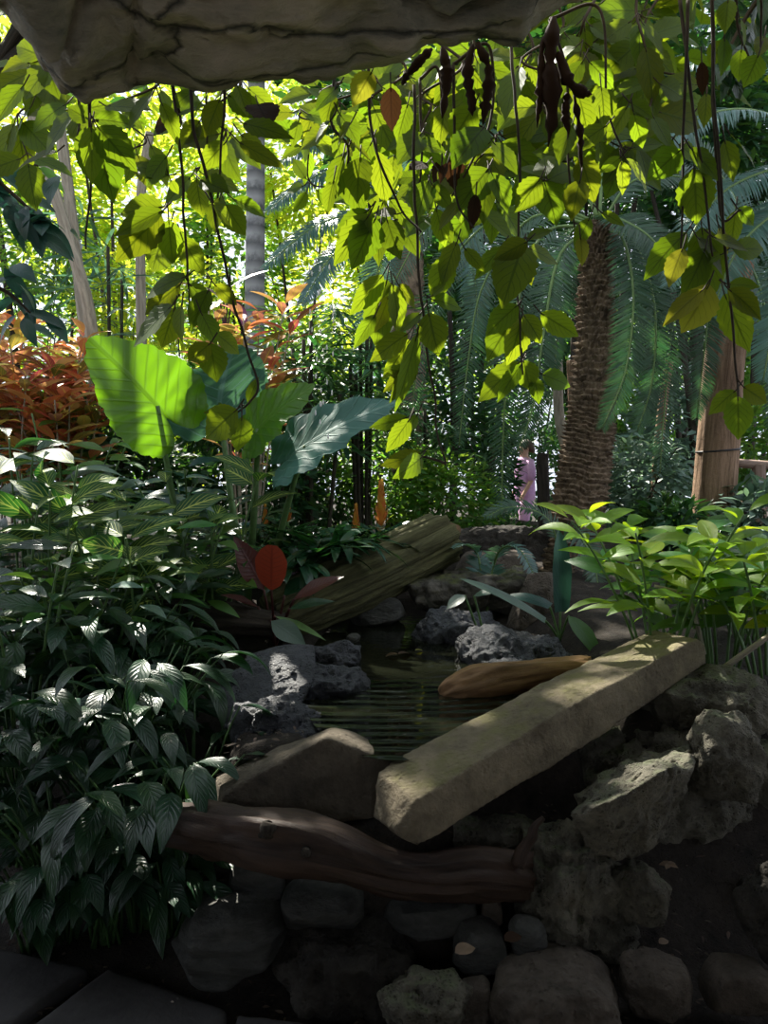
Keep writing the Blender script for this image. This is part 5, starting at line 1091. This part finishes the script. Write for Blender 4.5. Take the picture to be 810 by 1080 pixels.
# litter on the soil in front
n = 1500; lx = rv(-1.2, 1.2, n); ly = rv(1.75, 2.75, n); lz = hgt(lx, ly) + .006 + .03 * fbm(np.stack([lx, ly, 0 * lx], -1) * 2.2, 4) * sstep(1.8, 2.6, ly) + .012 * fbm(np.stack([lx, ly, 0 * lx], -1) * 11, 3, 5)
az = rv(0, 6.3, n)
o = MB().leaves(np.stack([lx, ly, lz], -1), np.stack([np.cos(az), np.sin(az), rv(-.1, .3, n)], -1), np.array([0, 0, 1.]) + rng.normal(size=(n, 3)) * .3, rv(.008, .04, n), rv(.004, .012, n), LANCE, droop=.5, nu=2, nv=3).build('leaf_litter', leaf_mat('litter', (.07, .05, .035), (.1, .06, .03), var=.6, rough=.9, trans=.1))
tag(o, 'bark chips and leaf litter scattered over the dark soil in front', 'leaf litter', kind='stuff')

# visitor far back
def person():
    d = 13.; b = P(553, 560, d); k = 0.; b[2] = 0.0
    root = thing('person', 'person in a lilac top far back among the leaves left of the scaly trunk', 'person', b)
    bm = bmesh.new(); rad = []
    def vt(x, y, z, r): rad.append(r); return bm.verts.new((x, y, z))
    pel = vt(0, 0, .92, .13); sp = vt(0, 0, 1.12, .125); ch = vt(0, -.01, 1.32, .14); nk = vt(0, -.01, 1.47, .055); hd = vt(.0, -.03, 1.56, .085); ht = vt(0, -.02, 1.66, .095); 
    E = [(pel, sp), (sp, ch), (ch, nk), (nk, hd), (hd, ht)]
    for s in (-1, 1):
        sh = vt(s * .17, 0, 1.38, .06); el = vt(s * .22, .02, 1.12, .042); wr = vt(s * .20, -.10, .90, .03); hn = vt(s * .19, -.14, .82, .035)
        E += [(ch, sh), (sh, el), (el, wr), (wr, hn)]
        for q in range(5):
            f1 = vt(s * (.19 + (q - 2) * .011), -.165, .765 + .006 * abs(q - 2), .009); E.append((hn, f1))
        hp = vt(s * .09, 0, .86, .10); kn = vt(s * .10, -.05 * s, .48, .06); an = vt(s * .10, .06 * s, .09, .042); to = vt(s * .11, .06 * s - .16, .04, .035)
        E += [(pel, hp), (hp, kn), (kn, an), (an, to)]
    for a, e in E: bm.edges.new((a, e))
    me = bpy.data.meshes.new('body'); bm.to_mesh(me); bm.free(); o = link('body', me)
    md = o.modifiers.new('s', 'SKIN'); md.use_smooth_shade = True; sd_ = o.modifiers.new('u', 'SUBSURF'); sd_.levels = 2
    for i, r in enumerate(rad): me.skin_vertices[0].data[i].radius = (r, r); me.skin_vertices[0].data[i].use_root = (i == 0)
    m2 = bpy.data.meshes.new_from_object(o.evaluated_get(bpy.context.evaluated_depsgraph_get())); bpy.data.objects.remove(o)
    m2.name = 'body'; m2.materials.clear(); m2.materials.append(M['skin']); body = link('body', m2, root)
    ph = np.linspace(0, 2 * PI, 28, endpoint=False)
    def shell(secs, mat, name):
        R = np.array([[(cx + rx * math.cos(a) * (1 + .03 * math.sin(5 * a + z * 20)), cy + ry * math.sin(a), z) for a in ph] for z, cx, cy, rx, ry in secs]) + np.array(root.location)
        return MB().grid(R, close=True).build(name, mat, root)
    shell([(.80, 0, 0, .20, .16), (.95, 0, 0, .195, .165), (1.12, 0, 0, .18, .15), (1.3, 0, -.01, .21, .165), (1.42, 0, -.01, .18, .12), (1.47, 0, -.01, .075, .075)], M['lilac'], 'top')
    for s in (-1, 1):
        MB().tube(np.array([(s * .15, 0, 1.41), (s * .215, .01, 1.25), (s * .23, .02, 1.10)]) + np.array(root.location), [.075, .068, .06], 14).build('sleeve', M['lilac'], root)
        MB().tube(np.array([(s * .09, 0, .88), (s * .10, -.05 * s, .48), (s * .10, .06 * s, .10)]) + np.array(root.location), [.125, .085, .065], 14).build('trouser_leg', M['lilac2'], root)
        MB().tube(np.array([(s * .10, .06 * s + .06, .05), (s * .105, .06 * s - .06, .05), (s * .11, .06 * s - .19, .035)]) + np.array(root.location), [.045, .055, .03], 12).build('shoe', M['shoe'], root)
        MB().tube(np.array([(s * .035, -.112, 1.615), (s * .035, -.122, 1.615)]) + np.array(root.location), [.012, .008], 8).build('eye', M['wire'], body)
        MB().tube(np.array([(s * .092, 0, 1.63), (s * .1, 0, 1.58)]) + np.array(root.location), [.016, .012], 8).build('ear', M['skin'], body)
    MB().tube(np.array([(0, -.10, 1.61), (0, -.135, 1.575), (0, -.11, 1.57)]) + np.array(root.location), [.01, .018, .012], 8).build('nose', M['skin'], body)
    MB().tube(np.array([(-.03, -.108, 1.535), (0, -.118, 1.535), (.03, -.108, 1.535)]) + np.array(root.location), [.004, .008, .004], 8).build('mouth', M['redleaf'], body)
    a, b_ = np.meshgrid(np.linspace(0, PI * .62, 14), ph, indexing='ij')
    H = np.stack([.115 * np.sin(a) * np.cos(b_), .125 * np.sin(a) * np.sin(b_) + .015 + .02 * (a > 1.2), 1.635 + .12 * np.cos(a) - .06 * np.maximum(np.sin(b_), 0) * (a > 1.2)], -1) + np.array(root.location)
    MB().grid(H, close=True).build('hair', M['hair'], root)
    root.rotation_euler[2] = math.radians(-75)
person()

# ------------------------------------------------------------------ light and camera
w = bpy.data.worlds.new('sky'); bpy.context.scene.world = w; w.use_nodes = True
t = w.node_tree; bg = t.nodes['Background']
bg.inputs[0].default_value = (.80, .87, 1., 1); bg.inputs[1].default_value = 1.35
sl = bpy.data.lights.new('sun', 'SUN'); sl.energy = 15.; sl.angle = math.radians(.6); sl.color = (1., .95, .84)
so = bpy.data.objects.new('sun', sl); C.objects.link(so)
sd = Vector((-.42, .80, .95)).normalized()
so.rotation_euler = sd.to_track_quat('Z', 'Y').to_euler(); so.location = (-3, 8, 12)
cd = bpy.data.cameras.new('camera'); co = bpy.data.objects.new('camera', cd); C.objects.link(co)
co.location = tuple(CAM); co.rotation_euler = (PI / 2 - PITCH, 0, 0)
cd.sensor_fit = 'VERTICAL'; cd.sensor_height = 24; cd.lens = 24 * F / 1080; cd.clip_end = 200
sc = bpy.context.scene; sc.camera = co
vs = sc.view_settings; vs.view_transform = 'Standard'; vs.look = 'None'; vs.gamma = 1; vs.exposure = .2; vs.use_curve_mapping = False
sc.cycles.use_denoising = True; sc.cycles.max_bounces = 8; sc.cycles.diffuse_bounces = 4; sc.cycles.glossy_bounces = 3; sc.cycles.transmission_bounces = 5
sc.cycles.sample_clamp_indirect = 4.
